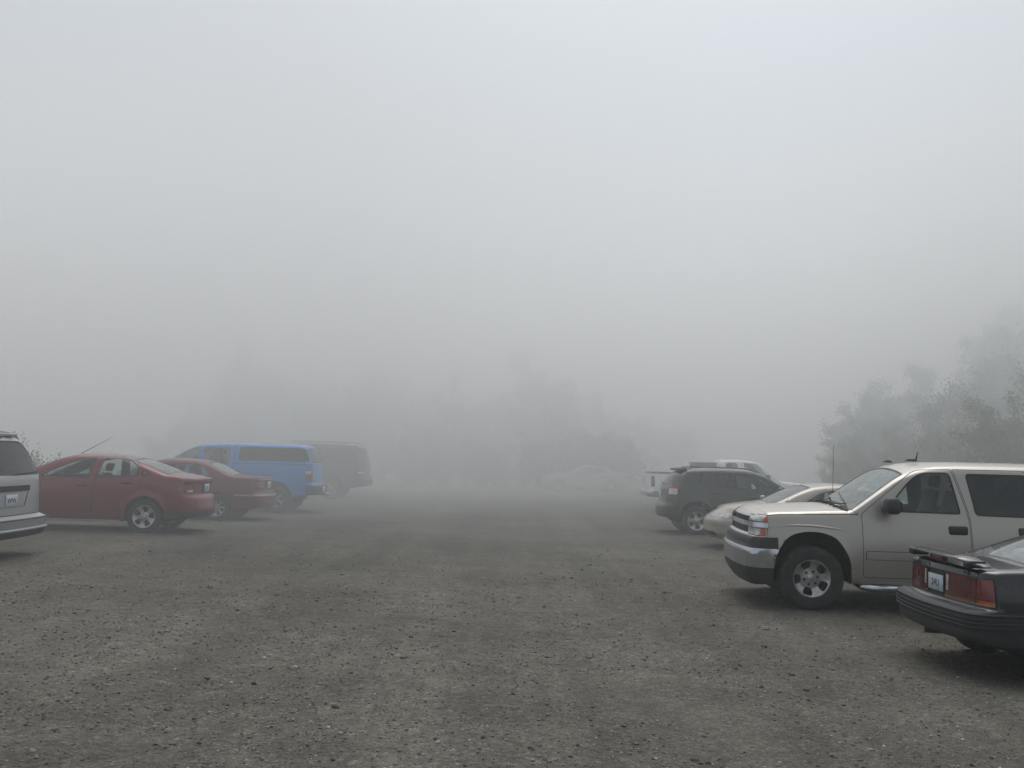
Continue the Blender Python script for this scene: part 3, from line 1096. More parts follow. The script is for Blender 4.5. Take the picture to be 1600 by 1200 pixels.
    # maker's oval and script marks on the boot lid
    def oval(y, z, a, b, mats, name):
        bm = bmesh.new()
        for rr_, dx, mi in ((1., 0., 0), (.82, -.003, 1)):
            vs = [bm.verts.new((dx, a * rr_ * math.cos(t), b * rr_ * math.sin(t))) for t in np.linspace(0, 2 * math.pi, 28)[:-1]]
            f = bm.faces.new(list(reversed(vs))); f.material_index = mi
            ws = [bm.verts.new((dx + .006, v.co.y, v.co.z)) for v in vs]
            for k in range(len(vs)): bm.faces.new((vs[k], vs[(k + 1) % len(vs)], ws[(k + 1) % len(vs)], ws[k])).material_index = mi
        bmesh.ops.recalc_face_normals(bm, faces=bm.faces)
        o = bm_obj(name, bm, mats, root, smooth=False)
        xb = sh.deform(-2.24, y, z)[0]
        o.location = (xb - .005, y, z)
        return o
    oval(-.50, .931, .05, .021, [M['chrome'], M['blue_badge']], 'maker_badge')
    bm = bmesh.new()
    for k, (y, w) in enumerate(((.60, .03), (.555, .025), (.52, .03))):
        add_box(bm, (0, y, 0), (.006, w, .024), .002, 1)
    o = bm_obj('model_badge', bm, M['chrome_dull'], root); o.location = (sh.deform(-2.24, .55, .93)[0] - .004, 0, .93)
    bm = bmesh.new()
    add_tube(bm, [(0, 0, 0), (-.012, 0, 0)], .012, 12)
    o = bm_obj('boot_lock', bm, M['chrome_dull'], root); o.location = (sh.deform(-2.24, .18, .925)[0], .18, .925)
    plate(root, sh.deform(-2.24, 0, .78)[0] - .004, .778, '24U', -1)
    bm = bmesh.new()
    add_tube(bm, [(-1.3, .35, .24), (-1.8, .38, .25), (-2.02, .40, .25)], .026, 12)
    bm_obj('exhaust_pipe', bm, M['disc'], root)
    interior(root, .78, .36, .93, .05, -.74, .76, 'seat', 1)
    bm = bmesh.new()
    add_box(bm, (-1.15, .30, 1.035), (.16, .24, .12), .04)
    add_box(bm, (-1.12, -.28, 1.03), (.16, .24, .12), .04)
    bm_obj('rear_headrest', bm, M['paper'], root)
    box_part('parcel_shelf', (-1.28, 0, .965), (.42, 1.3, .02), 'seat', root, .005)
    place(root, 6.19, 9.02, 0)
    return root

def sedan(root, P, pm, doors, quarter, rear_glass, screen, tail, rims, gl='glass', moulding=None, head=None, glm=None, hd=(.19, .028, .04), hmat=None, seatmat='seat', extras=None, bump=None):
    sh = Shell(root, P); sh.arches()
    res = sweep_side(sh, root, [(o, h_, [(w, gl)], None) for o, h_, w in doors], [(q, gl) for q in quarter])
    sh.region('rear_window', rear_glass, glm or 'glass_mist', ax='top', sides=(1,), nmin=.1, edge=.025, edge_mat='trim', off=-.004)
    sh.region('windscreen', screen, glm or 'glass_mist', ax='top', sides=(1,), nmin=.1, edge=.025, edge_mat='trim', off=-.004)
    x0 = rear_glass[0][0]; h = P['L'] / 2
    for q in (1, -1):
        y0 = .66 * q
        sh.region('x', [(-h - .1, y0), (-h - .1, y0 + .008), (x0, y0 + .008), (x0, y0)], 'gap', ax='top', sides=(1,), slot=True)
        x1 = screen[0][0]
        sh.region('x', [(h - .12, .70 * q), (h - .12, .70 * q + .008), (x1, .72 * q + .008), (x1, .72 * q)], 'gap', ax='top', sides=(1,), slot=True)
    for q in (1, -1):
        if moulding: sh.band('side_moulding', moulding[2], moulding[0], moulding[1], P['axles'][1] + P['ra'] + .03, P['axles'][0] - P['ra'] - .03, .012, only=None, fn=lambda c: c.y * q > .6)
    for f in tail: f(sh)
    if head:
        for f in head: f(sh)
    if bump:
        for z, x_, sgn in bump:
            pass
    sh.finish(pm)
    door_handles(sh, res, hd, hmat or 'black')
    four_wheels(root, P, rims, .19)
    sc = screen[0][0]
    mirror(root, sc - .32, P['wid0'] - .05, P['beltz'] + .07, pm, (.12, .17, .11))
    interior(root, sc - .2, .38, P['beltz'] - .01, sc - .95, sc - 1.80, P['wid0'] - .08, seatmat, 1)
    box_part('parcel_shelf', (x0 + .16, 0, P['beltz'] + .02), (.4, 1.2, .02), 'seat', root, .005)
    return sh

def red_sedan():
    root = empty('parked_sedan', 'bright red sedan with silver five spoke wheels, beside the silver van at left', 'car')
    P = dict(L=4.45, axles=(1.36, -1.26), Rw=.31, rr=.205, ra=.36, track=.745, zmid=.60, tuck=.06, sh=.04, tum=.42, tumc=.25, wid0=.85, beltz=.96,
             Rr=.22, Rf=.3, bow_r=.12, bow_f=.2, flare=.02,
             top=[(-2.225, .99), (-2.19, 1.02, .03), (-1.76, 1.085, .2), (-1.66, 1.10, .04), (-.92, 1.375, .3), (-.2, 1.44, .5), (.32, 1.40, .35), (1.26, .985, .08), (1.7, .90, .3), (2.1, .77, .2), (2.225, .64)],
             bot=[(-2.225, .30), (-1.8, .24), (-1, .2), (1.2, .19), (2.225, .2)],
             width=[(-2.225, .81), (-1.5, .85), (0, .855), (1.4, .85), (2.225, .78)],
             belt=[(-2.225, 1.0), (-1.3, 1.03), (.5, .94), (1.3, .90), (2.225, .72)],
             crown=[(-2.225, .03), (-1.7, .035), (-1.6, .07), (-.9, .06), (.3, .05), (1.2, .08), (1.3, .04), (2.225, .05)],
             rt=[(-2.225, .08), (-1.6, .08), (-.9, .09), (.3, .09), (1.2, .05), (1.4, .10), (2.225, .08)],
             lean_r=[(.2, .1), (.32, .02), (.45, 0), (.66, .02), (.70, .09), (.9, .09), (1.02, .06)], De=.45,
             lean_f=[(.2, -.1), (.3, 0), (.5, 0), (.7, -.12), (.8, -.2)])
    pm = paint('bright red paint', (.185, .012, .017), .15, .34, .42, (.09, .06, .055))
    tail = [lambda sh: sh.end('tail_light', [(.60, .74, .03), (.56, 1.0, .03), (1.0, 1.02), (1.0, .74)], 'red_dark', -1, nmin=.12, edge=.008),
            lambda sh: sh.end('number_recess', [(.30, .72, .02), (.28, .93, .03), (-.28, .93, .03), (-.30, .72, .02)], 'black', -1, mirror=False, off=-.012),
            lambda sh: sh.end('reversing_light', [(.62, .755, .01), (.62, .80, .01), (.74, .80, .01), (.74, .755, .01)], 'white_lens', -1, off=.006),
            lambda sh: sh.band('lower_bumper', 'grey_plastic', .2, .40, -2.5, -1.65, .003)]
    head = [lambda sh: sh.end('headlight', [(.38, .60, .03), (.36, .70, .03), (.6, .80, .03), (1., .80), (1., .60)], 'clear', 1, edge=.006)]
    sh = sedan(root, P, pm,
               [([(1.02, .26, .05), (1.0, .80, .1), (.82, .985, .05), (.08, 1.335, .2), (-.36, 1.38, .02), (-.31, .26, .05)], (-.12, .84),
                 [(.70, .985, .02), (.10, 1.29, .2), (-.30, 1.352, .03), (-.22, .965, .03)]),
                ([(-.318, .26, .05), (-.368, 1.375, .02), (-.92, 1.36, .15), (-1.17, 1.19, .06), (-1.20, .95, .1), (-1.10, .72, .12), (-.90, .5, .1), (-.86, .26, .05)], (-.92, .90),
                 [(-.355, .975, .03), (-.425, 1.35, .03), (-.90, 1.335, .1), (-1.10, 1.20, .04), (-1.11, 1.03, .04)])],
               [[(-1.165, 1.04, .02), (-1.16, 1.18, .03), (-1.36, 1.055, .03)]],
               [(-1.64, .68, .08), (-1.64, -.68, .08), (-.94, -.56, .08), (-.94, .56, .08)],
               [(1.24, .76, .06), (1.24, -.76, .06), (.33, -.61, .08), (.33, .61, .08)],
               tail, dict(ST5, a=(.30, .26)), gl='glass', head=head, moulding=None)
    plate(root, sh.deform(-2.225, 0, .83)[0] - .006, .825, 'B72', -1)
    for sg in (1, -1):
        box_part('rocker_strip', (.05, .80 * sg, .205), (1.75, .03, .035), 'rim_dull', root, .008)
    bm = bmesh.new()
    add_tube(bm, [(.30, 0, 1.37), (.24, 0, 1.42), (-.30, 0, 1.74)], [.018, .007, .003], 8)
    bm_obj('roof_antenna', bm, M['black'], root)
    place(root, -7.97, 17.85, 182.5)
    return root

def maroon_sedan():
    root = empty('parked_sedan', 'dull maroon older sedan parked between the bright red sedan and the blue pickup', 'car')
    P = dict(L=4.6, axles=(1.45, -1.27), Rw=.305, rr=.195, ra=.345, track=.74, zmid=.62, tuck=.05, sh=.045, tum=.45, tumc=.25, wid0=.85, beltz=.92,
             Rr=.16, Rf=.2, bow_r=.10, bow_f=.14,
             top=[(-2.3, .985), (-2.27, 1.0, .02), (-1.68, 1.02, .2), (-1.6, 1.03, .03), (-.92, 1.345, .25), (-.2, 1.40, .5), (.3, 1.36, .3), (1.12, .95, .06), (1.7, .88, .3), (2.2, .76, .15), (2.3, .66)],
             bot=[(-2.3, .30), (-1.8, .24), (-1, .2), (1.2, .19), (2.3, .2)],
             width=[(-2.3, .82), (-1.5, .85), (0, .855), (1.4, .85), (2.3, .79)],
             belt=[(-2.3, .94), (-1.3, .96), (.5, .92), (1.3, .88), (2.3, .74)],
             crown=[(-2.3, .015), (-1.62, .02), (-1.5, .06), (-.9, .05), (.3, .05), (1.1, .07), (1.16, .03), (2.3, .04)],
             rt=[(-2.3, .05), (-1.6, .07), (-.9, .08), (.3, .08), (1.1, .05), (1.3, .08), (2.3, .07)],
             lean_r=[(.2, .1), (.30, .02), (.42, 0), (.60, .0), (.64, .07), (.9, .08), (1.0, .10)], De=.4,
             lean_f=[(.2, -.1), (.3, 0), (.5, 0), (.7, -.08), (.8, -.12)])
    pm = paint('maroon paint', (.13, .013, .018), .15, .42, .42, (.09, .06, .055), coat=.4)
    tail = [lambda sh: sh.end('tail_light', [(.36, .74, .02), (.36, .90, .02), (1.0, .90), (1.0, .74)], 'red_dark', -1, nmin=.1, edge=.008),
            lambda sh: sh.end('number_recess', [(.33, .72, .02), (.33, .92, .02), (-.33, .92, .02), (-.33, .72, .02)], 'grey_plastic', -1, mirror=False, off=-.006),
            lambda sh: sh.band('bumper_strip', 'rim_dull', .565, .60, -2.5, -1.66, .008),
            lambda sh: sh.band('boot_edge_trim', 'rim_dull', .93, .955, -2.4, -2.14, .004, only=(0,))]
    head = [lambda sh: sh.end('headlight', [(.38, .62, .03), (.36, .74, .03), (1., .74), (1., .62)], 'clear', 1, edge=.006)]
    sh = sedan(root, P, pm,
               [([(1.05, .26, .05), (1.02, .80, .1), (.70, .96, .05), (.12, 1.28, .15), (-.30, 1.31, .02), (-.28, .26, .05)], (-.10, .80),
                 [(.60, .945, .03), (.12, 1.24, .15), (-.25, 1.275, .03), (-.22, .945, .03)]),
                ([(-.288, .26, .05), (-.308, 1.31, .02), (-.86, 1.30, .12), (-1.16, 1.02, .06), (-1.18, .90, .1), (-1.08, .70, .12), (-.92, .5, .1), (-.88, .26, .05)], (-.92, .82),
                 [(-.34, .955, .03), (-.36, 1.275, .03), (-.83, 1.262, .1), (-1.08, 1.02, .05), (-1.06, .965, .04)])],
               [],
               [(-1.58, .68, .08), (-1.58, -.68, .08), (-.94, -.56, .08), (-.94, .56, .08)],
               [(1.10, .70, .06), (1.10, -.70, .06), (.31, -.57, .08), (.31, .57, .08)],
               tail, dict(ST5, n=7, a=(.22, .20), mat='rim_dull'), gl='glass', head=head, moulding=(.52, .58, 'black'))
    plate(root, sh.deform(-2.3, 0, .82)[0] - .006, .82, '7 4', -1)
    place(root, -7.88, 21.9, 180)
    return root

def beige_sedan():
    root = empty('parked_sedan', 'beige sedan, nose out between the dark green SUV and the tan SUV', 'car')
    P = dict(L=4.8, axles=(1.42, -1.3), Rw=.31, rr=.20, ra=.355, track=.77, zmid=.60, tuck=.06, sh=.04, tum=.45, tumc=.25, wid0=.89, beltz=.94,
             Rr=.22, Rf=.34, bow_r=.12, bow_f=.26,
             top=[(-2.4, .94), (-2.36, .97, .03), (-1.75, 1.03, .2), (-1.64, 1.05, .04), (-.9, 1.35, .3), (-.2, 1.40, .5), (.35, 1.36, .35), (1.25, .985, .08), (1.8, .93, .4), (2.25, .80, .25), (2.4, .67)],
             bot=[(-2.4, .30), (-1.8, .24), (-1, .2), (1.2, .19), (2.4, .22)],
             width=[(-2.4, .84), (-1.5, .89), (0, .9), (1.4, .89), (2.4, .82)],
             belt=[(-2.4, .92), (-1.3, .97), (.5, .94), (1.3, .90), (2.4, .74)],
             crown=[(-2.4, .03), (-1.7, .03), (-1.6, .06), (-.9, .05), (.3, .05), (1.2, .08), (1.3, .05), (2.4, .06)],
             rt=[(-2.4, .08), (-1.6, .08), (-.9, .09), (.3, .09), (1.2, .05), (1.4, .10), (2.4, .08)],
             lean_r=[(.2, .1), (.32, .02), (.45, 0), (.62, .02), (.66, .07), (1.0, .1)], De=.5,
             lean_f=[(.2, -.12), (.34, 0), (.50, 0), (.60, -.01), (.615, -.035), (.72, -.10), (.85, -.2)])
    pm = paint('beige paint', (.40, .365, .315), .35, .36, .4, (.2, .18, .15))
    tail = [lambda sh: sh.end('tail_light', [(.30, .68, .02), (.30, .84, .02), (1.0, .86), (1.0, .68)], 'red', -1, nmin=.1, edge=.008)]
    head = [lambda sh: sh.end('headlight', [(.50, .64, .03), (.50, .74, .03), (.78, .775, .02), (.78, .635, .02)], 'clear', 1, nmin=.05, edge=.007),
            lambda sh: sh.end('side_marker', [(.785, .645, .01), (.785, .77, .01), (.90, .775, .02), (.90, .645, .02)], 'orange', 1, nmin=.02, off=.005),
            lambda sh: sh.end('grille', [(.40, .65, .02), (.40, .73, .02), (-.40, .73, .02), (-.40, .65, .02)], 'chrome_dull', 1, mirror=False),
            lambda sh: sh.end('lower_intake', [(.5, .27, .02), (.5, .36, .02), (-.5, .36, .02), (-.5, .27, .02)], 'black', 1, mirror=False, off=-.01),
            lambda sh: sh.band('bumper_strip', 'rim_dull', .50, .525, 1.82, 2.6, .007)]
    sedan(root, P, pm,
          [([(1.05, .26, .05), (1.02, .80, .1), (.70, .97, .05), (.12, 1.28, .2), (-.32, 1.31, .02), (-.30, .26, .05)], (-.12, .82),
            [(.64, .965, .03), (.14, 1.24, .2), (-.27, 1.275, .03), (-.24, .96, .03)]),
           ([(-.308, .26, .05), (-.328, 1.31, .02), (-.86, 1.30, .12), (-1.18, 1.05, .06), (-1.2, .92, .1), (-1.10, .72, .12), (-.94, .5, .1), (-.9, .26, .05)], (-.95, .84),
            [(-.36, .97, .03), (-.38, 1.275, .03), (-.83, 1.265, .1), (-1.10, 1.05, .05), (-1.08, .985, .04)])],
          [],
          [(-1.62, .70, .08), (-1.62, -.70, .08), (-.92, -.58, .08), (-.92, .58, .08)],
          [(1.24, .74, .06), (1.24, -.74, .06), (.36, -.59, .08), (.36, .59, .08)],
          tail, dict(ST5, n=6, a=(.26, .2), mat='rim_dull'), gl='glass', head=head, moulding=(.48, .55, 'grey_plastic'), seatmat='seat_tan')
    place(root, 6.52, 19.7, 180)
    return root

def pale_sedan():
    root = empty('parked_sedan', 'pale sedan seen side on, almost lost in fog at the far end', 'car')
    P = dict(L=4.6, axles=(1.45, -1.27), Rw=.305, rr=.195, ra=.345, track=.74, zmid=.62, tuck=.05, sh=.045, tum=.45, tumc=.25, wid0=.85, beltz=.92, dx=.09,
             Rr=.16, Rf=.2, bow_r=.10, bow_f=.14,
             top=[(-2.3, .985), (-2.27, 1.0, .02), (-1.68, 1.02, .2), (-1.6, 1.03, .03), (-.92, 1.345, .25), (-.2, 1.40, .5), (.3, 1.36, .3), (1.12, .95, .06), (1.7, .88, .3), (2.2, .76, .15), (2.3, .66)],
             bot=[(-2.3, .30), (-1.8, .24), (-1, .2), (1.2, .19), (2.3, .2)],
             width=[(-2.3, .82), (-1.5, .85), (0, .855), (1.4, .85), (2.3, .79)],
             belt=[(-2.3, .94), (-1.3, .96), (.5, .92), (1.3, .88), (2.3, .74)],
             crown=[(-2.3, .015), (-1.62, .02), (-1.5, .06), (-.9, .05), (.3, .05), (1.1, .07), (1.16, .03), (2.3, .04)],
             rt=[(-2.3, .05), (-1.6, .07), (-.9, .08), (.3, .08), (1.1, .05), (1.3, .08), (2.3, .07)])
    pm = paint('pale silver paint', (.28, .265, .26), .2, .35, .3)
    tail = [lambda sh: sh.end('tail_light', [(.36, .74, .02), (.36, .90, .02), (1.0, .90), (1.0, .74)], 'red_dark', -1, nmin=.1)]
    head = [lambda sh: sh.end('headlight', [(.38, .62, .03), (.36, .74, .03), (1., .74), (1., .62)], 'clear', 1)]
    sedan(root, P, pm,
          [([(1.05, .26, .05), (1.02, .80, .1), (.70, .96, .05), (.12, 1.28, .15), (-.30, 1.31, .02), (-.28, .26, .05)], (-.10, .80),
            [(.60, .945, .03), (.12, 1.24, .15), (-.25, 1.275, .03), (-.22, .945, .03)]),
           ([(-.288, .26, .05), (-.308, 1.31, .02), (-.86, 1.30, .12), (-1.16, 1.02, .06), (-1.18, .90, .1), (-1.08, .70, .12), (-.92, .5, .1), (-.88, .26, .05)], (-.92, .82),
            [(-.34, .955, .03), (-.36, 1.275, .03), (-.83, 1.262, .1), (-1.08, 1.02, .05), (-1.06, .965, .04)])],
          [],
          [(-1.58, .68, .08), (-1.58, -.68, .08), (-.94, -.56, .08), (-.94, .56, .08)],
          [(1.10, .70, .06), (1.10, -.70, .06), (.31, -.57, .08), (.31, .57, .08)],
          tail, dict(ST5, mat='rim_dull'), gl='glass', head=head)
    place(root, 3.9, 49.0, 184)
    return root

# --- dark green compact SUV
def green_suv():
    root = empty('parked_suv', 'dark green compact SUV with roof spoiler, tail to the lane', 'SUV')
    P = dict(L=4.4, axles=(1.265, -1.37), Rw=.348, rr=.225, ra=.41, arch_z=.37, arch='square', track=.76, zmid=.70, tuck=.06, sh=.035, tum=.30, tumc=.15, flare=.03,
             Rr=.22, Rf=.25, bow_r=.12, bow_f=.16,
             top=[(-2.2, 1.44), (-2.12, 1.52, .04), (-1.7, 1.60, .25), (-.9, 1.635, .5), (-.1, 1.615, .4), (.25, 1.55, .3), (1.02, 1.11, .06), (1.6, 1.07, .3), (2.05, .98, .15), (2.2, .86)],
             bot=[(-2.2, .40), (-1.8, .32), (-1, .27), (1.2, .26), (2.2, .27)],
             width=[(-2.2, .83), (-1.4, .87), (0, .875), (1.3, .875), (2.2, .82)],
             belt=[(-2.2, 1.18), (-1.4, 1.16), (.5, 1.04), (1.3, 1.0), (2.2, .9)],
             crown=[(-2.2, .05), (-.1, .05), (.25, .07), (1.0, .08), (1.05, .04), (2.2, .04)],
             rt=[(-2.2, .09), (-.1, .09), (.3, .06), (1.0, .05), (1.1, .08), (2.2, .06)],
             lean_r=[(.3, .1), (.45, .0), (.68, .0), (.74, .06), (1.1, .11), (1.2, .17), (1.56, .42)], De=.75,
             lean_f=[(.2, -.1), (.35, 0), (.6, 0), (.8, -.06), (1., -.1)])
    sh = Shell(root, P); sh.arches()
    pm = paint('dark green paint', (.020, .027, .020), .2, .36, .25, (.07, .068, .06))
    res = sweep_side(sh, root, [
        ([(.92, .34, .05), (.90, .9, .1), (.72, 1.06, .05), (.20, 1.46, .15), (-.10, 1.535, .05), (-.12, .34, .05)], (.02, .93),
         [([(.62, 1.06, .03), (.46, 1.20, .1), (.14, 1.43, .12), (-.06, 1.49, .04), (-.05, 1.09, .03)], 'glass')], None),
        ([(-.128, .34, .05), (-.108, 1.535, .05), (-.88, 1.555, .1), (-1.06, 1.17, .1), (-1.02, .90, .1), (-.93, .70, .1), (-.92, .34, .05)], (-.85, 1.02),
         [([(-.15, 1.095, .03), (-.15, 1.495, .04), (-.88, 1.51, .06), (-.97, 1.165, .05)], 'glass_dark')], None)],
        [([(-1.0, 1.175, .03), (-.95, 1.505, .05), (-1.46, 1.50, .06), (-1.40, 1.30, .12), (-1.25, 1.19, .08)], 'glass_dark')])
    sh.region('windscreen', [(1.01, .74, .06), (1.01, -.74, .06), (.25, -.60, .08), (.25, .60, .08)], 'glass', ax='top', sides=(1,), nmin=.1, edge=.03, edge_mat='trim', off=-.004)
    sh.end('rear_window', [(.66, 1.17, .05), (.58, 1.50, .06), (-.58, 1.50, .06), (-.66, 1.17, .05)], 'glass_dark', -1, mirror=False, nmin=.05, edge=.02, edge_mat='trim', off=-.003)
    tl = [(.63, .88, .04), (.64, 1.22, .05), (.98, 1.25), (.98, .88)]
    sh.end('tail_light', tl, 'red', -1, nmin=.12, edge=.008)

    sh.region('tail_light', [(-2.02, .875, .03), (-2.02, 1.23, .03), (-1.86, 1.16, .12), (-1.84, .95, .06), (-1.9, .875, .03)], 'red', edge=0, off=.005, nmin=.2)
    sh.end('reversing_light', [(.655, .96, .02), (.655, 1.10, .02), (.83, 1.10, .01), (.83, .96, .01)], 'white_lens', -1, nmin=.3, off=.007)
    [sh.band('lower_cladding', 'grey_plastic', .24, .40, -1.0, .9, .004, fn=lambda c: c.y * q > .6) for q in (1, -1)]
    sh.band('rear_bumper', 'grey_plastic', .36, .60, -2.5, -1.80, .004)
    sh.end('headlight', [(.48, .80, .05), (.48, .94, .05), (.72, .94, .05), (.72, .80, .05)], 'clear', 1)
    sh.end('grille', [(.42, .80, .02), (.42, .93, .02), (-.42, .93, .02), (-.42, .80, .02)], 'black', 1, mirror=False)
    sh.finish(pm)
    door_handles(sh, res, (.19, .03, .045), pm)
    four_wheels(root, P, dict(ST5, a=(.30, .24), dish=.7), .215)
    mirror(root, .62, .82, 1.12, pm, (.15, .19, .15))
    for sg in (1, -1):
        bm = bmesh.new()
        add_tube(bm, [(-1.56, .58 * sg, 1.555), (-1.48, .59 * sg, 1.61), (-1.2, .60 * sg, 1.635), (-.3, .60 * sg, 1.63), (.0, .59 * sg, 1.60), (.12, .58 * sg, 1.54)], .013, 8)
        bm_obj('roof_rail', bm, M['black'], root)
    bm = bmesh.new()
    add_box(bm, (-1.665, 0, 1.57), (.24, 1.12, .055), .02, 3, rot=Matrix.Rotation(R(-4), 3, 'Y'))
    bm_obj('roof_spoiler', bm, M['black'], root, angle=.9)
    wiper(root, [(-2.03, .0, 1.20), (-2.07, .05, 1.22), (-2.03, .40, 1.26)])
    plate(root, sh.deform(-2.2, 0, .95)[0] - .008, .93, '31', -1)
    interior(root, .72, .68, 1.05, .0, -.95, .78, 'seat', 1)
    place(root, 5.91, 23.5, 0)
    return root

# --- blue pickup with a matching bed canopy
def blue_pickup():
    root = empty('pickup_truck', 'bright blue pickup with matching windowed canopy over its bed, tail to the lane', 'pickup')
    P = dict(L=5.7, axles=(1.87, -1.77), Rw=.365, rr=.21, ra=.43, arch_z=.41, track=.79, zmid=.78, tuck=.06, sh=.03, tum=.20, tumc=.12, flare=.02,
             Rr=.16, Rf=.22, bow_r=.07, bow_f=.14, zlip=.3,
             top=[(-2.85, 1.74), (-2.77, 1.80, .05), (-2.35, 1.85, .3), (-.70, 1.86, .2), (-.1, 1.85, .2), (.52, 1.80, .3), (1.44, 1.24, .06), (1.88, 1.2, .3), (2.65, 1.08, .2), (2.85, .95)],
             bot=[(-2.85, .52), (-2.25, .42), (-1, .36), (1.2, .35), (2.85, .36)],
             width=[(-2.85, .90), (-1.5, .92), (0, .925), (1.9, .925), (2.85, .88)],
             belt=[(-2.85, 1.30), (-.65, 1.30), (-.55, 1.24), (1.4, 1.20), (2.85, 1.02)],
             crown=[(-2.85, .05), (-.1, .06), (.5, .07), (1.42, .08), (1.47, .04), (2.85, .05)],
             rt=[(-2.85, .10), (-.1, .10), (.6, .06), (1.42, .05), (1.52, .09), (2.85, .08)],
             lean_r=[(.4, .05), (.5, 0), (.74, 0), (.76, .10), (1.30, .12), (1.85, .34)], De=.6,
             lean_f=[(.3, -.08), (.45, 0), (.75, 0), (.8, -.08), (1., -.1)])
    sh = Shell(root, P); sh.arches()
    pm = paint('bright blue paint', (.006, .205, .58), .1, .32, .3)
    sh.region('x', [(-2.9, 1.290), (-2.9, 1.308), (-.605, 1.308), (-.605, 1.290)], 'gap', slot=True)
    sh.region('x', [(-.60, .4), (-.585, .4), (-.585, 1.80), (-.60, 1.80)], 'gap', slot=True)
    res = sweep_side(sh, root, [
        ([(1.36, .46, .05), (1.34, 1.1, .1), (1.24, 1.24, .05), (.60, 1.70, .12), (.34, 1.735, .03), (.32, .46, .05)], (.48, 1.05),
         [([(1.20, 1.25, .03), (.58, 1.68, .12), (.39, 1.70, .03), (.39, 1.25, .03)], 'glass_mid')], None),
        ([(.31, .46, .05), (.33, 1.735, .03), (-.52, 1.745, .03), (-.56, .46, .05)], (-.44, 1.05),
         [([(.25, 1.27, .04), (.25, 1.70, .04), (-.46, 1.71, .04), (-.47, 1.27, .04)], 'glass_mid')], None)], [])
    sh.region('canopy_window', [(-.71, 1.37, .05), (-.72, 1.74, .06), (-2.49, 1.74, .10), (-2.63, 1.37, .08)], 'glass_dark', edge=.028, edge_mat='trim', off=-.004)
    sh.region('windscreen', [(1.42, .78, .06), (1.42, -.78, .06), (.52, -.66, .08), (.52, .66, .08)], 'glass', ax='top', sides=(1,), nmin=.1, edge=.03, edge_mat='trim', off=-.004)
    sh.end('rear_window', [(.70, 1.34, .06), (.62, 1.74, .1), (-.62, 1.74, .1), (-.70, 1.34, .06)], 'glass_dark', -1, mirror=False, nmin=.05, edge=.025, edge_mat='trim', off=-.004)
    sh.end('tail_light', [(.76, .86, .02), (.76, 1.16, .03), (1.1, 1.16), (1.1, .86)], 'red', -1, nmin=.1, edge=.006)
    sh.region('tail_light', [(-2.79, .86, .01), (-2.79, 1.16, .01), (-2.65, 1.16, .04), (-2.65, .86, .04)], 'red', off=.005, nmin=.2)
    sh.end('reversing_light', [(.80, 1.05, .01), (.80, 1.13, .01), (1.1, 1.13), (1.1, 1.05)], 'white_lens', -1, nmin=.08, off=.007)
    sh.end('tailgate', [(.72, .78, .02), (.72, 1.285, .02), (-.72, 1.285, .02), (-.72, .78, .02)], 'paint', -1, mirror=False, off=.0, edge=.008)
    sh.band('rear_bumper', 'grey_plastic', .50, .74, -3.1, -2.55, .01)
    sh.band('front_bumper', 'chrome', .45, .72, 2.45, 3.1, .005)
    sh.end('headlight', [(.52, .84, .03), (.52, .98, .03), (1., .98), (1., .84)], 'clear', 1, edge=.006)
    sh.end('grille', [(.48, .80, .02), (.48, 1.0, .02), (-.48, 1.0, .02), (-.48, .80, .02)], 'black', 1, mirror=False)
    [sh.band('side_moulding', 'black', .72, .77, -1.25, 1.37, .01, only=None, fn=lambda c: c.y * q > .7) for q in (1, -1)]
    sh.finish(pm)
    door_handles(sh, res, (.19, .03, .05))
    four_wheels(root, P, dict(ST5, mat='rim_dull'), .24)
    mirror(root, 1.08, .88, 1.29, M['black'], (.16, .2, .17))
    bm = bmesh.new()
    add_tube(bm, [(-2.35, -.5, .46), (-2.77, -.55, .46), (-2.89, -.56, .455)], .035, 12)
    bm_obj('exhaust_pipe', bm, M['chrome'], root)
    plate(root, sh.deform(-2.85, 0, .62)[0] - .016, .62, '09', -1)
    interior(root, 1.14, .80, 1.2, .5, -.12, .82, 'seat', 1)
    place(root, -8.04, 25.95, 180)
    return root

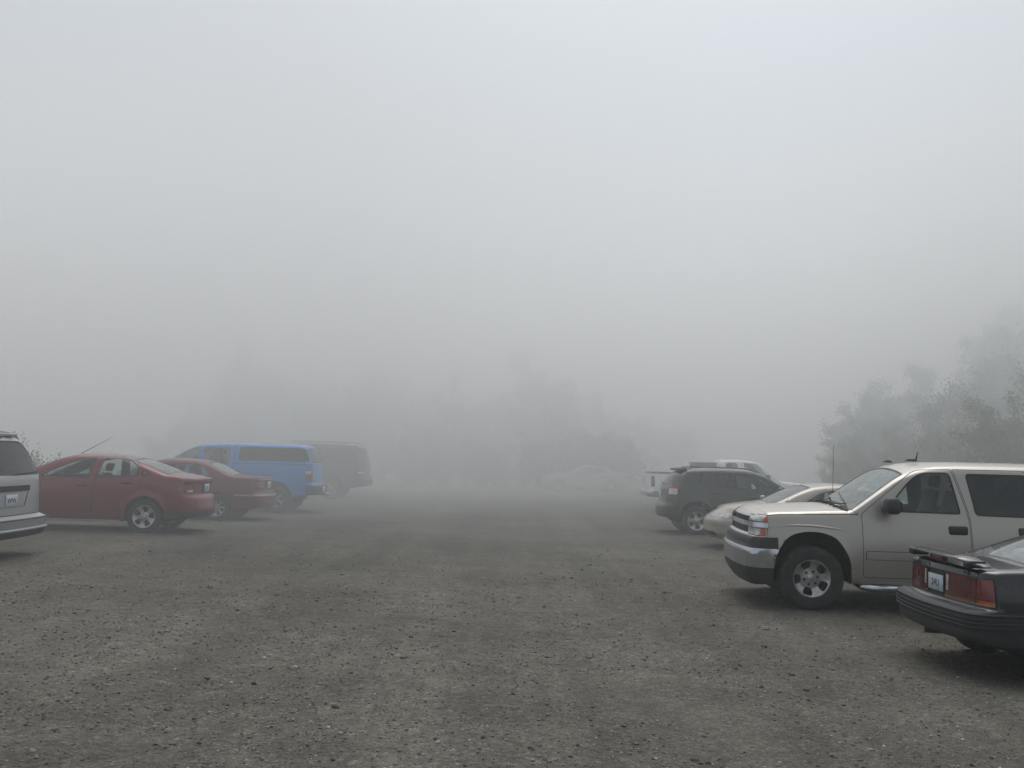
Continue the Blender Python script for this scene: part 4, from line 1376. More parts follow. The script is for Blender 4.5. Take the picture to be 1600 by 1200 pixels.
# --- white extended cab pickup
def white_pickup():
    root = empty('pickup_truck', 'white extended cab pickup with open bed, parked beyond the dark green SUV', 'pickup')
    P = dict(L=5.65, axles=(1.80, -1.70), Rw=.375, rr=.215, ra=.44, arch_z=.42, track=.83, zmid=.85, tuck=.06, sh=.03, tum=.20, tumc=.1, flare=.02,
             Rr=.10, Rf=.22, bow_r=.03, bow_f=.14, zlip=.3, De=.35,
             top=[(-2.825, 1.335), (-2.79, 1.355, .02), (-.44, 1.345, .005), (-.40, 1.79, .02), (-.30, 1.85, .04), (.3, 1.865, .2), (.92, 1.81, .2), (1.62, 1.17, .06), (2.0, 1.14, .3), (2.65, 1.06, .2), (2.825, .95)],
             bot=[(-2.825, .56), (-2.1, .46), (-1, .40), (1.2, .38), (2.825, .36)],
             width=[(-2.825, .97), (0, .985), (1.8, .985), (2.825, .94)],
             belt=[(-2.825, 1.30), (-.5, 1.30), (-.4, 1.26), (1.5, 1.16), (2.825, 1.02)],
             crown=[(-2.825, .005), (-.46, .005), (-.40, .03), (.9, .05), (1.6, .07), (1.65, .04), (2.825, .05)],
             rt=[(-2.825, .03), (-.46, .03), (-.38, .09), (.9, .07), (1.6, .05), (1.7, .09), (2.825, .08)],
             lean_r=[(.4, .04), (.50, -.10), (.72, -.10), (.74, .02), (1.4, .02)],
             lean_f=[(.3, -.08), (.45, 0), (.75, 0), (.8, -.08), (1., -.1)])
    sh = Shell(root, P); sh.arches()
    pm = paint('white paint', (.82, .83, .82), .0, .35, .15)
    # sink the bed
    poly = [(-2.74, -.80), (-2.74, .80), (-.52, .80), (-.52, -.80)]
    sh.imprint(poly, 'top', 1, .5)
    fl = sh.slot('under')
    fs = [f for f in sh.bm.faces if f.normal.z > .5 and in_poly(f.calc_center_median().x, f.calc_center_median().y, poly) and 1.2 < f.calc_center_median().z < 1.4]
    r = bmesh.ops.extrude_face_region(sh.bm, geom=fs)
    bmesh.ops.delete(sh.bm, geom=[f for f in fs if f.is_valid], context='FACES_ONLY')
    for v in r['geom']:
        if isinstance(v, bmesh.types.BMVert): v.co.z -= .50
        if isinstance(v, bmesh.types.BMFace): v[sh.lay] = fl
    for f in sh.bm.faces:
        if f[sh.lay] == 0 and f.is_valid:
            c = f.calc_center_median()
            if abs(c.y) < .81 and -2.76 < c.x < -.5 and .87 < c.z < 1.33 and abs(f.normal.z) < .4: f[sh.lay] = fl
    sh.bm.normal_update()
    sh.region('x', [(-.50, .46), (-.485, .46), (-.485, 1.34), (-.50, 1.34)], 'gap', slot=True)
    res = sweep_side(sh, root, [
        ([(1.42, .5, .05), (1.40, 1.05, .1), (1.28, 1.20, .05), (.82, 1.74, .1), (.28, 1.77, .03), (.26, .5, .05)], (.42, 1.02),
         [([(1.22, 1.20, .04), (.80, 1.71, .12), (.36, 1.74, .05), (.35, 1.20, .04)], 'glass')], None)],
        [([(.14, 1.24, .08), (.14, 1.74, .10), (-.26, 1.74, .10), (-.28, 1.24, .08)], 'glass_mid')])
    sh.region('windscreen', [(1.60, .82, .06), (1.60, -.82, .06), (.92, -.68, .08), (.92, .68, .08)], 'glass', ax='top', sides=(1,), nmin=.1, edge=.03, edge_mat='trim', off=-.004)
    sh.end('tail_light', [(.80, .88, .02), (.80, 1.24, .03), (1.1, 1.24), (1.1, .88)], 'red', -1, nmin=.1, edge=.006)
    sh.region('tail_light', [(-2.82, .88, .01), (-2.82, 1.25, .01), (-2.72, 1.23, .05), (-2.70, 1.05, .05), (-2.73, .88, .05)], 'red', off=.006, nmin=.2)
    sh.end('tailgate', [(.76, .76, .02), (.76, 1.33, .02), (-.76, 1.33, .02), (-.76, .76, .02)], 'paint', -1, mirror=False, off=.0, edge=.008)
    sh.band('rear_bumper', 'chrome_dull', .54, .73, -3.1, -2.55, .01)
    sh.band('front_bumper', 'chrome', .45, .72, 2.4, 3.0, .005)
    sh.band('bed_rail_cap', 'black', 1.325, 1.40, -2.9, -.46, .012)
    sh.end('headlight', [(.56, .84, .03), (.56, .98, .03), (1., .98), (1., .84)], 'clear', 1, edge=.006)
    sh.end('grille', [(.52, .80, .02), (.52, 1.0, .02), (-.52, 1.0, .02), (-.52, .80, .02)], 'chrome_dull', 1, mirror=False)
    sh.finish(pm)
    door_handles(sh, res, (.2, .03, .06))
    four_wheels(root, P, dict(ST5, mat='rim_dull'), .25)
    mirror(root, 1.1, .95, 1.27, M['black'], (.16, .22, .2))
    wiper(root, [(1.72, -.2, 1.18), (1.66, -.35, 1.21), (1.50, .25, 1.30)])
    wiper(root, [(1.72, .35, 1.18), (1.66, .2, 1.22), (1.50, .68, 1.25)])
    plate(root, sh.deform(-2.825, 0, .63)[0] - .018, .63, '40', -1)
    interior(root, 1.28, .80, 1.15, .5, None, .85, 'seat', 1)
    place(root, 7.58, 32.5, 0)
    # chest in the bed
    t = empty('storage_chest', 'grey chest in the open bed of the white pickup, behind its cab', 'chest')
    gm = simple('grey painted chest', (.13, .14, .14), .5)
    box_part('chest_body', (0, 0, .28), (.62, 1.5, .56), gm, t, .015)
    box_part('lid', (0, 0, .60), (.66, 1.54, .07), gm, t, .02)
    for q in (-.5, .5): box_part('latch', (-.325, q, .54), (.02, .06, .10), 'black', t, .005)
    m = root.matrix_world.copy()
    t.matrix_world = m @ Matrix.Translation((-.86, .0, 1.105)) 
    return root

# --- dark SUV lost in the fog on the left
def dark_suv():
    root = empty('parked_suv', 'large dark SUV fading into the fog beyond the blue pickup', 'SUV')
    P = dict(L=5.3, axles=(1.75, -1.35), Rw=.385, rr=.22, ra=.45, arch_z=.43, track=.83, zmid=.78, tuck=.06, sh=.03, tum=.18, tumc=.12, dx=.09,
             Rr=.2, Rf=.25, bow_r=.10, bow_f=.14, zlip=.3,
             top=[(-2.65, 1.84), (-2.55, 1.92, .06), (-2.1, 1.985, .3), (-.5, 2.0, .4), (.15, 1.98, .3), (.60, 1.90, .25), (1.40, 1.28, .06), (1.8, 1.25, .3), (2.4, 1.16, .2), (2.65, 1.0)],
             bot=[(-2.65, .48), (-2.1, .40), (-1, .36), (1.2, .35), (2.65, .34)],
             width=[(-2.65, .96), (0, .98), (1.8, .98), (2.65, .93)],
             belt=[(-2.65, 1.25), (1.2, 1.22), (2.65, 1.1)],
             crown=[(-2.65, .05), (.2, .05), (.6, .08), (1.36, .09), (1.44, .05), (2.65, .05)],
             rt=[(-2.65, .10), (.3, .10), (.7, .06), (1.36, .05), (1.46, .09), (2.65, .07)],
             lean_r=[(.4, .03), (.5, 0), (.74, 0), (.77, .07), (1.25, .09), (1.95, .28)], De=.55,
             lean_f=[(.3, -.08), (.45, 0), (.75, 0), (.8, -.08), (1., -.1)])
    sh = Shell(root, P); sh.arches()
    pm = paint('charcoal paint', (.022, .022, .024), .2, .36, .3)
    res = sweep_side(sh, root, [
        ([(1.20, .45, .05), (1.18, 1.15, .1), (1.08, 1.28, .05), (.52, 1.86, .12), (.05, 1.88, .03), (-.02, .45, .05)], (.14, 1.08),
         [([(.98, 1.28, .04), (.50, 1.80, .12), (.10, 1.82, .05), (.06, 1.27, .04)], 'glass_mid')], None),
        ([(-.03, .45, .05), (.04, 1.88, .03), (-.80, 1.89, .08), (-.92, 1.2, .1), (-.88, .45, .05)], (-.76, 1.08),
         [([(-.05, 1.27, .04), (.0, 1.82, .05), (-.76, 1.83, .06), (-.84, 1.27, .05)], 'glass_dark')], None)],
        [([(-.98, 1.27, .05), (-.92, 1.83, .06), (-2.12, 1.82, .1), (-2.28, 1.27, .06)], 'glass_dark')])
    sh.region('windscreen', [(1.38, .82, .06), (1.38, -.82, .06), (.62, -.70, .08), (.62, .70, .08)], 'glass', ax='top', sides=(1,), nmin=.1, off=-.004)
    sh.end('rear_window', [(.74, 1.27, .06), (.66, 1.83, .1), (-.66, 1.83, .1), (-.74, 1.27, .06)], 'glass_dark', -1, mirror=False, nmin=.05, off=-.004)
    sh.end('tail_light', [(.78, .9, .02), (.78, 1.3, .03), (1.1, 1.3), (1.1, .9)], 'red_dark', -1, nmin=.1)
    sh.end('reversing_light', [(.80, .92, .01), (.80, .99, .01), (1.1, .99), (1.1, .92)], 'white_lens', -1, nmin=.08, off=.006)
    sh.band('rear_bumper', 'grey_plastic', .46, .74, -2.9, -2.2, .008)
    sh.end('headlight', [(.52, .90, .03), (.52, 1.06, .03), (1., 1.06), (1., .90)], 'clear', 1)
    sh.finish(pm)
    door_handles(sh, res, (.2, .03, .06))
    four_wheels(root, P, dict(ST5, mat='rim_dull'), .25)
    mirror(root, .9, .93, 1.34, M['black'], (.16, .22, .2))
    for sg in (1, -1):
        bm = bmesh.new()
        add_tube(bm, [(-2.2, .68 * sg, 1.94), (-2.1, .70 * sg, 2.02), (.05, .70 * sg, 2.03), (.2, .68 * sg, 1.95)], .02, 8)
        bm_obj('roof_rail', bm, M['rim_dull'], root)
    interior(root, 1.05, .82, 1.22, .3, -.7, .86, 'seat', 1)
    place(root, -7.75, 34.2, 180)
    return root

# --- silver van at the left edge, tail to the lane
def silver_van():
    root = empty('parked_van', 'silver van at the left edge, showing dark rear window and pale bumper ledge', 'van')
    P = dict(L=5.0, axles=(1.50, -1.50), Rw=.335, rr=.20, ra=.385, arch_z=.36, track=.82, zmid=.66, tuck=.05, sh=.03, tum=.22, tumc=.22,
             Rr=.10, Rf=.3, bow_r=.07, bow_f=.2, zlip=.25,
             top=[(-2.5, 1.62), (-2.42, 1.70, .06), (-2.0, 1.765, .3), (-.6, 1.79, .4), (.3, 1.74, .4), (1.55, 1.06, .08), (2.1, .95, .2), (2.4, .82, .15), (2.5, .7)],
             bot=[(-2.5, .28), (-2.1, .24), (-1, .21), (1.2, .2), (2.5, .22)],
             width=[(-2.5, .955), (0, .975), (1.5, .97), (2.5, .88)],
             belt=[(-2.5, 1.12), (.6, 1.06), (1.5, 1.0), (2.5, .8)],
             crown=[(-2.5, .05), (.2, .05), (1.5, .09), (1.6, .05), (2.5, .06)],
             rt=[(-2.5, .14), (.3, .10), (1.4, .06), (1.7, .10), (2.5, .09)],
             lean_r=[(.2, .10), (.30, .03), (.50, -.01), (.515, -.03), (.53, -.01), (.545, .12), (.9, .12), (1.10, .13), (1.15, .16), (1.68, .40)], De=.55,
             lean_f=[(.2, -.1), (.3, 0), (.5, 0), (.8, -.2)])
    sh = Shell(root, P); sh.arches()
    pm = paint('silver paint', (.42, .435, .445), .5, .34, .3)
    res = sweep_side(sh, root, [
        ([(1.25, .28, .05), (1.22, .95, .1), (1.05, 1.10, .05), (.35, 1.60, .15), (.05, 1.64, .03), (.0, .28, .05)], (.15, .92),
         [([(.98, 1.10, .04), (.36, 1.56, .15), (.10, 1.59, .05), (.06, 1.10, .04)], 'glass_mid')], None),
        ([(-.01, .28, .05), (.04, 1.64, .03), (-1.05, 1.65, .05), (-1.08, .28, .05)], (-.9, .92),
         [([(-.04, 1.11, .04), (.0, 1.59, .05), (-1.0, 1.60, .05), (-1.01, 1.11, .04)], 'glass_dark')], None)],
        [([(-1.14, 1.12, .05), (-1.13, 1.60, .05), (-2.05, 1.57, .1), (-2.2, 1.14, .06)], 'glass_dark')])
    sh.region('windscreen', [(1.53, .78, .06), (1.53, -.78, .06), (.34, -.62, .08), (.34, .62, .08)], 'glass', ax='top', sides=(1,), nmin=.1, edge=.03, edge_mat='trim', off=-.004)
    sh.end('tailgate', [(.885, .575, .03), (.90, 1.10, .04), (.80, 1.66, .1), (-.80, 1.66, .1), (-.90, 1.10, .04), (-.885, .575, .03)], 'paint', -1, mirror=False, nmin=.05, edge=.010)
    tg = sh.nid - 1
    sh.end('rear_window', [(.865, 1.125, .03), (.80, 1.38, .2), (.66, 1.60, .16), (-.66, 1.60, .16), (-.80, 1.38, .2), (-.865, 1.125, .03)], 'glass_dark', -1, mirror=False, nmin=.05, edge=.02, edge_mat='trim', off=-.002, parent=tg)
    sh.end('grip_recess', [(.50, .905, .03), (.50, .985, .03), (-.50, .985, .03), (-.50, .905, .03)], 'grey_plastic', -1, mirror=False, off=-.008, parent=tg)
    sh.end('plate_recess', [(.36, .69, .03), (.46, .90, .02), (-.46, .90, .02), (-.36, .69, .03)], 'paint', -1, mirror=False, off=-.004, parent=tg, edge=.004, edge_mat='grey_plastic')
    sh.region('tail_light', [(-2.36, .72, .02), (-2.34, 1.12, .03), (-2.2, 1.12, .05), (-2.22, .72, .03)], 'red', off=.005, nmin=.2, edge=.006)
    sh.band('lower_bumper', 'grey_plastic', .15, .375, -2.9, -1.95, .003)
    sh.band('bumper_step', 'grey_plastic', .515, .535, -2.9, -2.35, .002, fn=lambda c: abs(c.y) < .85)
    sh.end('headlight', [(.45, .62, .05), (.45, .76, .05), (1., .8), (1., .62)], 'clear', 1)
    sh.finish(pm)
    door_handles(sh, res, (.2, .03, .05), pm)
    four_wheels(root, P, dict(ST5, mat='rim_dull'), .21)
    mirror(root, .95, .90, 1.17, pm, (.15, .2, .17))
    # pale ledge along the lower bumper
    bm = bmesh.new()
    pts = []
    for t in np.linspace(-1, 1, 41):
        y = .955 * math.sin(t * math.pi / 2)
        x0 = -2.5 + (.10 - math.sqrt(max(0, .01 - max(0, abs(y) - .855) ** 2)))
        q = sh.deform(x0, y, .385)
        pts.append((q[0] - .012 if abs(y) < .9 else q[0], q[1] * 1.01, .385))
    side = [(x, .985 if True else 0, .385) for x in (-1.96, -2.2, -2.38)]
    path = [(x, -y, z) for x, y, z in side] + pts + list(reversed(side))
    add_tube(bm, path, .020, 10)
    bm_obj('bumper_ledge', bm, pm, root)
    wiper(root, [(-2.38, 0, 1.14), (-2.40, -.05, 1.15), (-2.36, -.55, 1.165), (-2.355, -.68, 1.17)], .011)
    p = plate(root, sh.deform(-2.5, 0, .79)[0] - .002, .79, 'WNV', -1)
    box_part('brake_light', (-2.10, 0, 1.665), (.05, .34, .03), 'red_dark', root, .008)
    bm = bmesh.new()
    add_box(bm, (-1.98, 0, 1.70), (.24, 1.16, .04), .015, 3, rot=Matrix.Rotation(R(-5), 3, 'Y'))
    bm_obj('roof_spoiler', bm, pm, root, angle=.9)
    interior(root, 1.2, .62, 1.08, .45, -.6, .85, 'seat', 1)
    place(root, -9.2, 12.8, 180)
    return root

# ---------------------------------------------------------------- vegetation
def leaf_mat(name, a, b):
    m, N, Lk, out = nodes(name)
    p = N('BsdfPrincipled', i_Roughness=.8)
    p.inputs['Specular IOR Level'].default_value = .2
    g = N('NewGeometry')
    c = ramp(N, Lk, g.outputs['Random Per Island'], [(0., a), (1., b)])
    Lk(c, p.inputs['Base Color'])
    tl = N('BsdfTranslucent')
    Lk(c, tl.inputs['Color'])
    mx = N('MixShader', i_0=.25)
    Lk(p.outputs[0], mx.inputs[1]); Lk(tl.outputs[0], mx.inputs[2])
    Lk(mx.outputs[0], out.inputs[0])
    return m

M['leaf'] = leaf_mat('alder leaves', (.024, .048, .010), (.068, .112, .022))
M['leaf_pale'] = leaf_mat('young leaves', (.045, .080, .020), (.10, .145, .040))
M['needle'] = leaf_mat('fir needles', (.014, .026, .014), (.04, .06, .03))
M['bark'] = simple('bark', (.075, .062, .05), .9, var=.4, scale=20., bump=.4)
M['twig'] = simple('bare twigs', (.06, .048, .04), .9, var=.3)

def leaf_cloud(name, pts, size, mat, parent, rng, droop=0., narrow=.62):
    """one folded blade per point"""
    n = len(pts)
    P_ = np.array(pts)
    d = rng.normal(size=(n, 3)); d /= np.linalg.norm(d, axis=1)[:, None]
    d[:, 2] -= droop; d /= np.linalg.norm(d, axis=1)[:, None]
    e = np.cross(d, rng.normal(size=(n, 3))); e /= np.linalg.norm(e, axis=1)[:, None] + 1e-9
    s_ = size * rng.uniform(.55, 1.35, n)[:, None]
    V = np.stack([P_, P_ + d * s_ * .5 + e * s_ * narrow * .5, P_ + d * s_, P_ + d * s_ * .5 - e * s_ * narrow * .5], 1).reshape(-1, 3)
    F = np.arange(4 * n).reshape(n, 4)
    me = bpy.data.meshes.new(name)
    me.from_pydata(V.tolist(), [], F.tolist())
    me.update()
    return mesh_obj(name, me, [mat], parent)

def broadleaf(height, spread, leaves, size, seed, stems=3, mat='leaf', label=None, group=None, name='broadleaf_tree', cat='tree', bare=False):
    rng = np.random.default_rng(seed)
    root = empty(name, label, cat, group)
    bm = bmesh.new()
    tips = []
    def grow(p, d, ln, r, lev):
        k = 5
        pts = [p]; q = np.array(p); dd = np.array(d)
        for i in range(k):
            dd = dd + rng.normal(size=3) * .16 + np.array((0, 0, .10 if lev == 0 else .05))
            dd /= np.linalg.norm(dd)
            q = q + dd * ln / k
            pts.append(tuple(q))
        add_tube(bm, pts, [r * (1 - .75 * i / k) for i in range(k + 1)], 6 if lev == 0 else 4, cap=lev == 0)
        if lev < 2:
            for j in range(8 if lev == 0 else 5):
                t = rng.uniform(.25, 1.) if lev == 0 else rng.uniform(.2, 1.)
                b = pts[min(k, int(t * k) )]
                az = rng.uniform(0, 2 * math.pi)
                side = np.array((math.cos(az), math.sin(az), rng.uniform(-.05, .8)))
                side /= np.linalg.norm(side)
                grow(b, side * .8 + dd * .35, ln * rng.uniform(.28, .5) * (1.15 - .5 * t) * spread, r * .42, lev + 1)
        if lev >= 1:
            for i in range(1, k + 1): tips.append(pts[i])
        elif not bare:
            tips.extend(pts[2:] * 3 + pts[4:] * 3)
    for sidx in range(stems):
        a = 2 * math.pi * sidx / stems + rng.uniform(-.4, .4)
        tl = rng.uniform(.08, .34) * (1 if stems > 1 else .3)
        grow((.12 * math.cos(a), .12 * math.sin(a), -.05), (tl * math.cos(a), tl * math.sin(a), 1.), height * rng.uniform(.72, .95), .016 * height ** .8 + .008, 0)
    bm_obj('trunk' if not bare else 'stems', bm, M['bark' if not bare else 'twig'], root)
    if leaves:
        T = np.array(tips)
        idx = rng.integers(0, len(T), leaves)
        w = rng.normal(size=(leaves, 3)) * (.036 * height ** .6 + .03)
        leaf_cloud('crown', (T[idx] + w).tolist(), size, M[mat], root, rng, .3)
    return root

def conifer(height, width, seed, label=None, group=None):
    rng = np.random.default_rng(seed)
    root = empty('conifer_tree', label, 'tree', group)
    bm = bmesh.new()
    add_tube(bm, [(0, 0, -.1), (rng.uniform(-.1, .1), rng.uniform(-.1, .1), height * .5), (0, 0, height)], [.02 * height, .012 * height, .01], 8)
    pts = []
    z = height * .06
    while z < height * .985:
        t = z / height
        ln0 = width * (1 - t) ** .8 + .12
        for k in range(rng.integers(5, 8)):
            az = rng.uniform(0, 2 * math.pi)
            ln = ln0 * rng.uniform(.55, 1.15)
            dz = -.22 * ln + .12 * ln * t
            e = np.array((math.cos(az) * ln, math.sin(az) * ln, dz))
            b = np.array((0, 0, z + rng.uniform(-.1, .1)))
            if ln > .5: add_tube(bm, [tuple(b), tuple(b + e * .55 + np.array((0, 0, .04))), tuple(b + e)], [.018, .012, .004], 4, cap=False)
            m = int(10 + ln * 16)
            s_ = rng.uniform(.12, 1., m) ** .8
            q = b + e * s_[:, None] + rng.normal(size=(m, 3)) * (.05 + .09 * ln * .6)
            pts += q.tolist()
        z += rng.uniform(.16, .30) * (.6 + .05 * height)
    bm_obj('trunk', bm, M['bark'], root)
    leaf_cloud('crown', pts, .26, M['needle'], root, rng, .5, .45)
    return root

def dup(root, x, y, rz, sc, label=None):
    c = root.copy(); COL.objects.link(c)
    for ch in root.children:
        d = ch.copy(); COL.objects.link(d); d.parent = c
    c.location = (x, y, gz(x, y) - .03); c.rotation_euler = (0, 0, rz); c.scale = (sc, sc, sc)
    if label: c['label'] = label
    return c

def put(o, x, y, rz=0., sc=1.):
    o.location = (x, y, gz(x, y) - .03); o.rotation_euler = (0, 0, rz); o.scale = (sc, sc, sc)

# ==== BUILD
# ---- camera
CAM_H = 1.75
cam = bpy.data.cameras.new('camera')
cam_o = bpy.data.objects.new('camera', cam)
COL.objects.link(cam_o)
SC.camera = cam_o
cam.sensor_width = 36.
cam.lens = 36. * 1450 / 1600
cam.clip_start = .05
cam.clip_end = 3000.
cam_o.matrix_world = Matrix.Translation((0, 0, CAM_H)) @ Matrix.Rotation(R(90) + math.atan(112 / 1450), 4, 'X') @ Matrix.Rotation(R(1.2), 4, 'Z')

# ---- vehicles
for make in (tan_suv, black_sedan, red_sedan, maroon_sedan, beige_sedan, pale_sedan, green_suv, blue_pickup, white_pickup, dark_suv, silver_van):
    make()

# ---- ground
def ground_mat():
    m, N, Lk, out = nodes('packed gravel')
    p = N('BsdfPrincipled', i_Roughness=.88)
    p.inputs['Specular IOR Level'].default_value = .25
    tc = N('TexCoord')
    V = tc.outputs['Object']
    def noise_(sc, det=6., ro=.6):
        n = N('TexNoise', i_Scale=sc, i_Detail=det, i_Roughness=ro); Lk(V, n.inputs['Vector']); return n.outputs['Fac']
    def voro(sc, out_='Color'):
        n = N('TexVoronoi', i_Scale=sc); Lk(V, n.inputs['Vector']); return n
    base = ramp(N, Lk, noise_(.32, 7., .62), [(.33, (.064, .0585, .049)), (.5, (.090, .083, .0685)), (.68, (.110, .102, .086))])
    # damp, brownish drifts drawn out across the lane
    mp = N('Mapping'); mp.inputs['Scale'].default_value = (.16, .55, 1.); mp.inputs['Rotation'].default_value = (0, 0, .22)
    Lk(V, mp.inputs['Vector'])
    dn = N('TexNoise', i_Scale=1.1, i_Detail=7., i_Roughness=.66); Lk(mp.outputs[0], dn.inputs['Vector'])
    base = mixc(N, Lk, ramp(N, Lk, dn.outputs['Fac'], [(.50, 0.), (.66, .6)]), base, (.062, .055, .046))
    # paler where traffic has packed the lane, lens vignetting painted in as a darker foreground
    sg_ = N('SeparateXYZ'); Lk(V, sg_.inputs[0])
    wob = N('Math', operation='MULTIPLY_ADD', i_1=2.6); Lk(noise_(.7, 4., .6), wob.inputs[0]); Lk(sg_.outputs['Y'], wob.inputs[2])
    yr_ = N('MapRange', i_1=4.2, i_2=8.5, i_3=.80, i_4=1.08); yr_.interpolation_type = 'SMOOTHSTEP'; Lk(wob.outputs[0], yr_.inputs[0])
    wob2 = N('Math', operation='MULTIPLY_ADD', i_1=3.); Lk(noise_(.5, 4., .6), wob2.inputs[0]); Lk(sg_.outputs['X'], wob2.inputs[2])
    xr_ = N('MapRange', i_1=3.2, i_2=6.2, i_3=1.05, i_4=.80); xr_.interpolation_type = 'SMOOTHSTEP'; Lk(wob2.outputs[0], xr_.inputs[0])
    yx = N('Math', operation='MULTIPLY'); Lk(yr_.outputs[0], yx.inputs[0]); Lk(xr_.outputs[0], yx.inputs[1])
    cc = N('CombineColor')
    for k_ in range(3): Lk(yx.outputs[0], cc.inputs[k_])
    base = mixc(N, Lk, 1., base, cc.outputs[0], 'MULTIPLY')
    # stones pressed into the surface, three sizes
    for sc, amt in ((26., .34), (62., .5), (140., .5)):
        v = voro(sc)
        sp = N('SeparateColor'); Lk(v.outputs['Color'], sp.inputs[0])
        tone = ramp(N, Lk, sp.outputs[0], [(0., .55), (.3, .92), (.86, 1.1), (.96, 1.6), (1., 2.4)])
        base = mixc(N, Lk, amt, base, mixc(N, Lk, 1., base, tone, 'MULTIPLY'))
    for sc, lo in ((2.6, .87), (8.5, .80), (24., .74), (70., .68)):
        base = mixc(N, Lk, 1., base, ramp(N, Lk, noise_(sc, 4., .7), [(.32, lo), (.68, 2 - lo)]), 'MULTIPLY')
    # faint tracks worn along the lane
    mp2 = N('Mapping'); mp2.inputs['Scale'].default_value = (1.15, .06, 1.); mp2.inputs['Rotation'].default_value = (0, 0, -.05)
    Lk(V, mp2.inputs['Vector'])
    tn2 = N('TexNoise', i_Scale=1., i_Detail=5., i_Roughness=.6); Lk(mp2.outputs[0], tn2.inputs['Vector'])
    base = mixc(N, Lk, 1., base, ramp(N, Lk, tn2.outputs['Fac'], [(.33, .82), (.66, 1.20)]), 'MULTIPLY')
    fine = ramp(N, Lk, noise_(330., 3., .7), [(.3, .62), (.7, 1.38)])
    base = mixc(N, Lk, 1., base, fine, 'MULTIPLY')
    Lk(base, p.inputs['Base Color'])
    prev = None
    for sc, st, dist in ((26., .5, .012), (62., .6, .008), (140., .6, .004)):
        v = voro(sc)
        b = N('Bump', i_Strength=st, i_Distance=dist, invert=True)
        Lk(v.outputs['Distance'], b.inputs['Height'])
        if prev: Lk(prev, b.inputs['Normal'])
        prev = b.outputs[0]
    b = N('Bump', i_Strength=.5, i_Distance=.01); Lk(noise_(90., 6., .7), b.inputs['Height']); Lk(prev, b.inputs['Normal'])
    Lk(b.outputs[0], p.inputs['Normal'])
    Lk(p.outputs[0], out.inputs[0])
    return m

def bumpy(x, y):
    d = math.hypot(x, y)
    h = .016 * noise.noise((x * .5, y * .5, 1.7)) + .009 * noise.noise((x * 1.6, y * 1.6, 4.1))
    if d < 25:
        k = max(0., 1 - d / 25)
        h += k * (.006 * noise.noise((x * 5, y * 5, 2.2)) + .006 * noise.noise((x * 12, y * 12, 8.)))
    return gz(x, y) + h

ys = [-60, -25, -8]
y = -3.
while y < 260:
    ys.append(y); y += max(.045, .0075 * abs(y)) if y > 1.5 else .4
ys += [330, 500, 900]
xs = [-900, -400, -200, -120, -80, -60, -48, -38, -30, -24, -20, -17, -15] + list(np.arange(-13, 13.01, .085)) + [15, 17, 20, 24, 30, 38, 48, 60, 80, 120, 200, 400, 900]
V = []; F = []
for y in ys:
    for x in xs: V.append((x, y, bumpy(x, y)))
nx = len(xs)
for j in range(len(ys) - 1):
    for i in range(nx - 1):
        a = j * nx + i
        F.append((a, a + 1, a + nx + 1, a + nx))
me = bpy.data.meshes.new('ground')
me.from_pydata(V, [], F)
me.polygons.foreach_set('use_smooth', [True] * len(F))
me.update()
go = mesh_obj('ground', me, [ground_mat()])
go['kind'] = 'structure'
go['label'] = 'packed grey brown gravel surface of the parking lot'

# ---- loose stones on the gravel
def stones():
    rng = np.random.default_rng(11)
    t = (1 + 5 ** .5) / 2
    iv = np.array([(-1, t, 0), (1, t, 0), (-1, -t, 0), (1, -t, 0), (0, -1, t), (0, 1, t), (0, -1, -t), (0, 1, -t), (t, 0, -1), (t, 0, 1), (-t, 0, -1), (-t, 0, 1)]) / math.sqrt(1 + t * t)
    ifc = np.array([(0, 11, 5), (0, 5, 1), (0, 1, 7), (0, 7, 10), (0, 10, 11), (1, 5, 9), (5, 11, 4), (11, 10, 2), (10, 7, 6), (7, 1, 8), (3, 9, 4), (3, 4, 2), (3, 2, 6), (3, 6, 8), (3, 8, 9), (4, 9, 5), (2, 4, 11), (6, 2, 10), (8, 6, 7), (9, 8, 1)])
    Vs = []; Fs = []; k = 0; off = 0
    while k < 36000:
        y = 3.0 + 17 * rng.random() ** 1.7
        x = rng.uniform(-.62, .62) * y
        if rng.random() < ((y - 3) / 17) ** 1.2: continue
        cl = noise.noise((x * .8, y * .8, 3.3)) + .6 * noise.noise((x * 3., y * 3., 9.))
        if rng.random() > .42 + .75 * cl: continue
        s = .0036 * math.exp(rng.normal() * .45) * (1 + .05 * y)
        if rng.random() < .002: s *= rng.uniform(1.8, 2.8)
        q = iv * (1 + rng.normal(size=(12, 1)) * .16) * np.array((s * rng.uniform(.9, 1.6), s * rng.uniform(.8, 1.3), s * rng.uniform(.5, .85)))
        a = rng.uniform(0, 6.28); c_, s_ = math.cos(a), math.sin(a)
        q = q @ np.array(((c_, s_, 0), (-s_, c_, 0), (0, 0, 1)))
        q += np.array((x, y, bumpy(x, y) + s * .25))
        Vs.append(q); Fs.append(ifc + off); off += 12; k += 1
    me = bpy.data.meshes.new('loose_stones')
    me.from_pydata(np.concatenate(Vs).tolist(), [], np.concatenate(Fs).tolist())
    me.update()
    m, N, Lk, out = nodes('loose stone')
    p = N('BsdfPrincipled', i_Roughness=.8)
    g = N('NewGeometry')
    Lk(ramp(N, Lk, g.outputs['Random Per Island'], [(0., (.040, .038, .034)), (.3, (.078, .073, .063)), (.85, (.13, .124, .106)), (.97, (.24, .24, .23)), (1., (.42, .42, .40))]), p.inputs['Base Color'])
    Lk(p.outputs[0], out.inputs[0])
    o = mesh_obj('loose_stones', me, [m])
    o['kind'] = 'stuff'; o['label'] = 'small loose stones scattered over the gravel'; o['category'] = 'gravel'
stones()

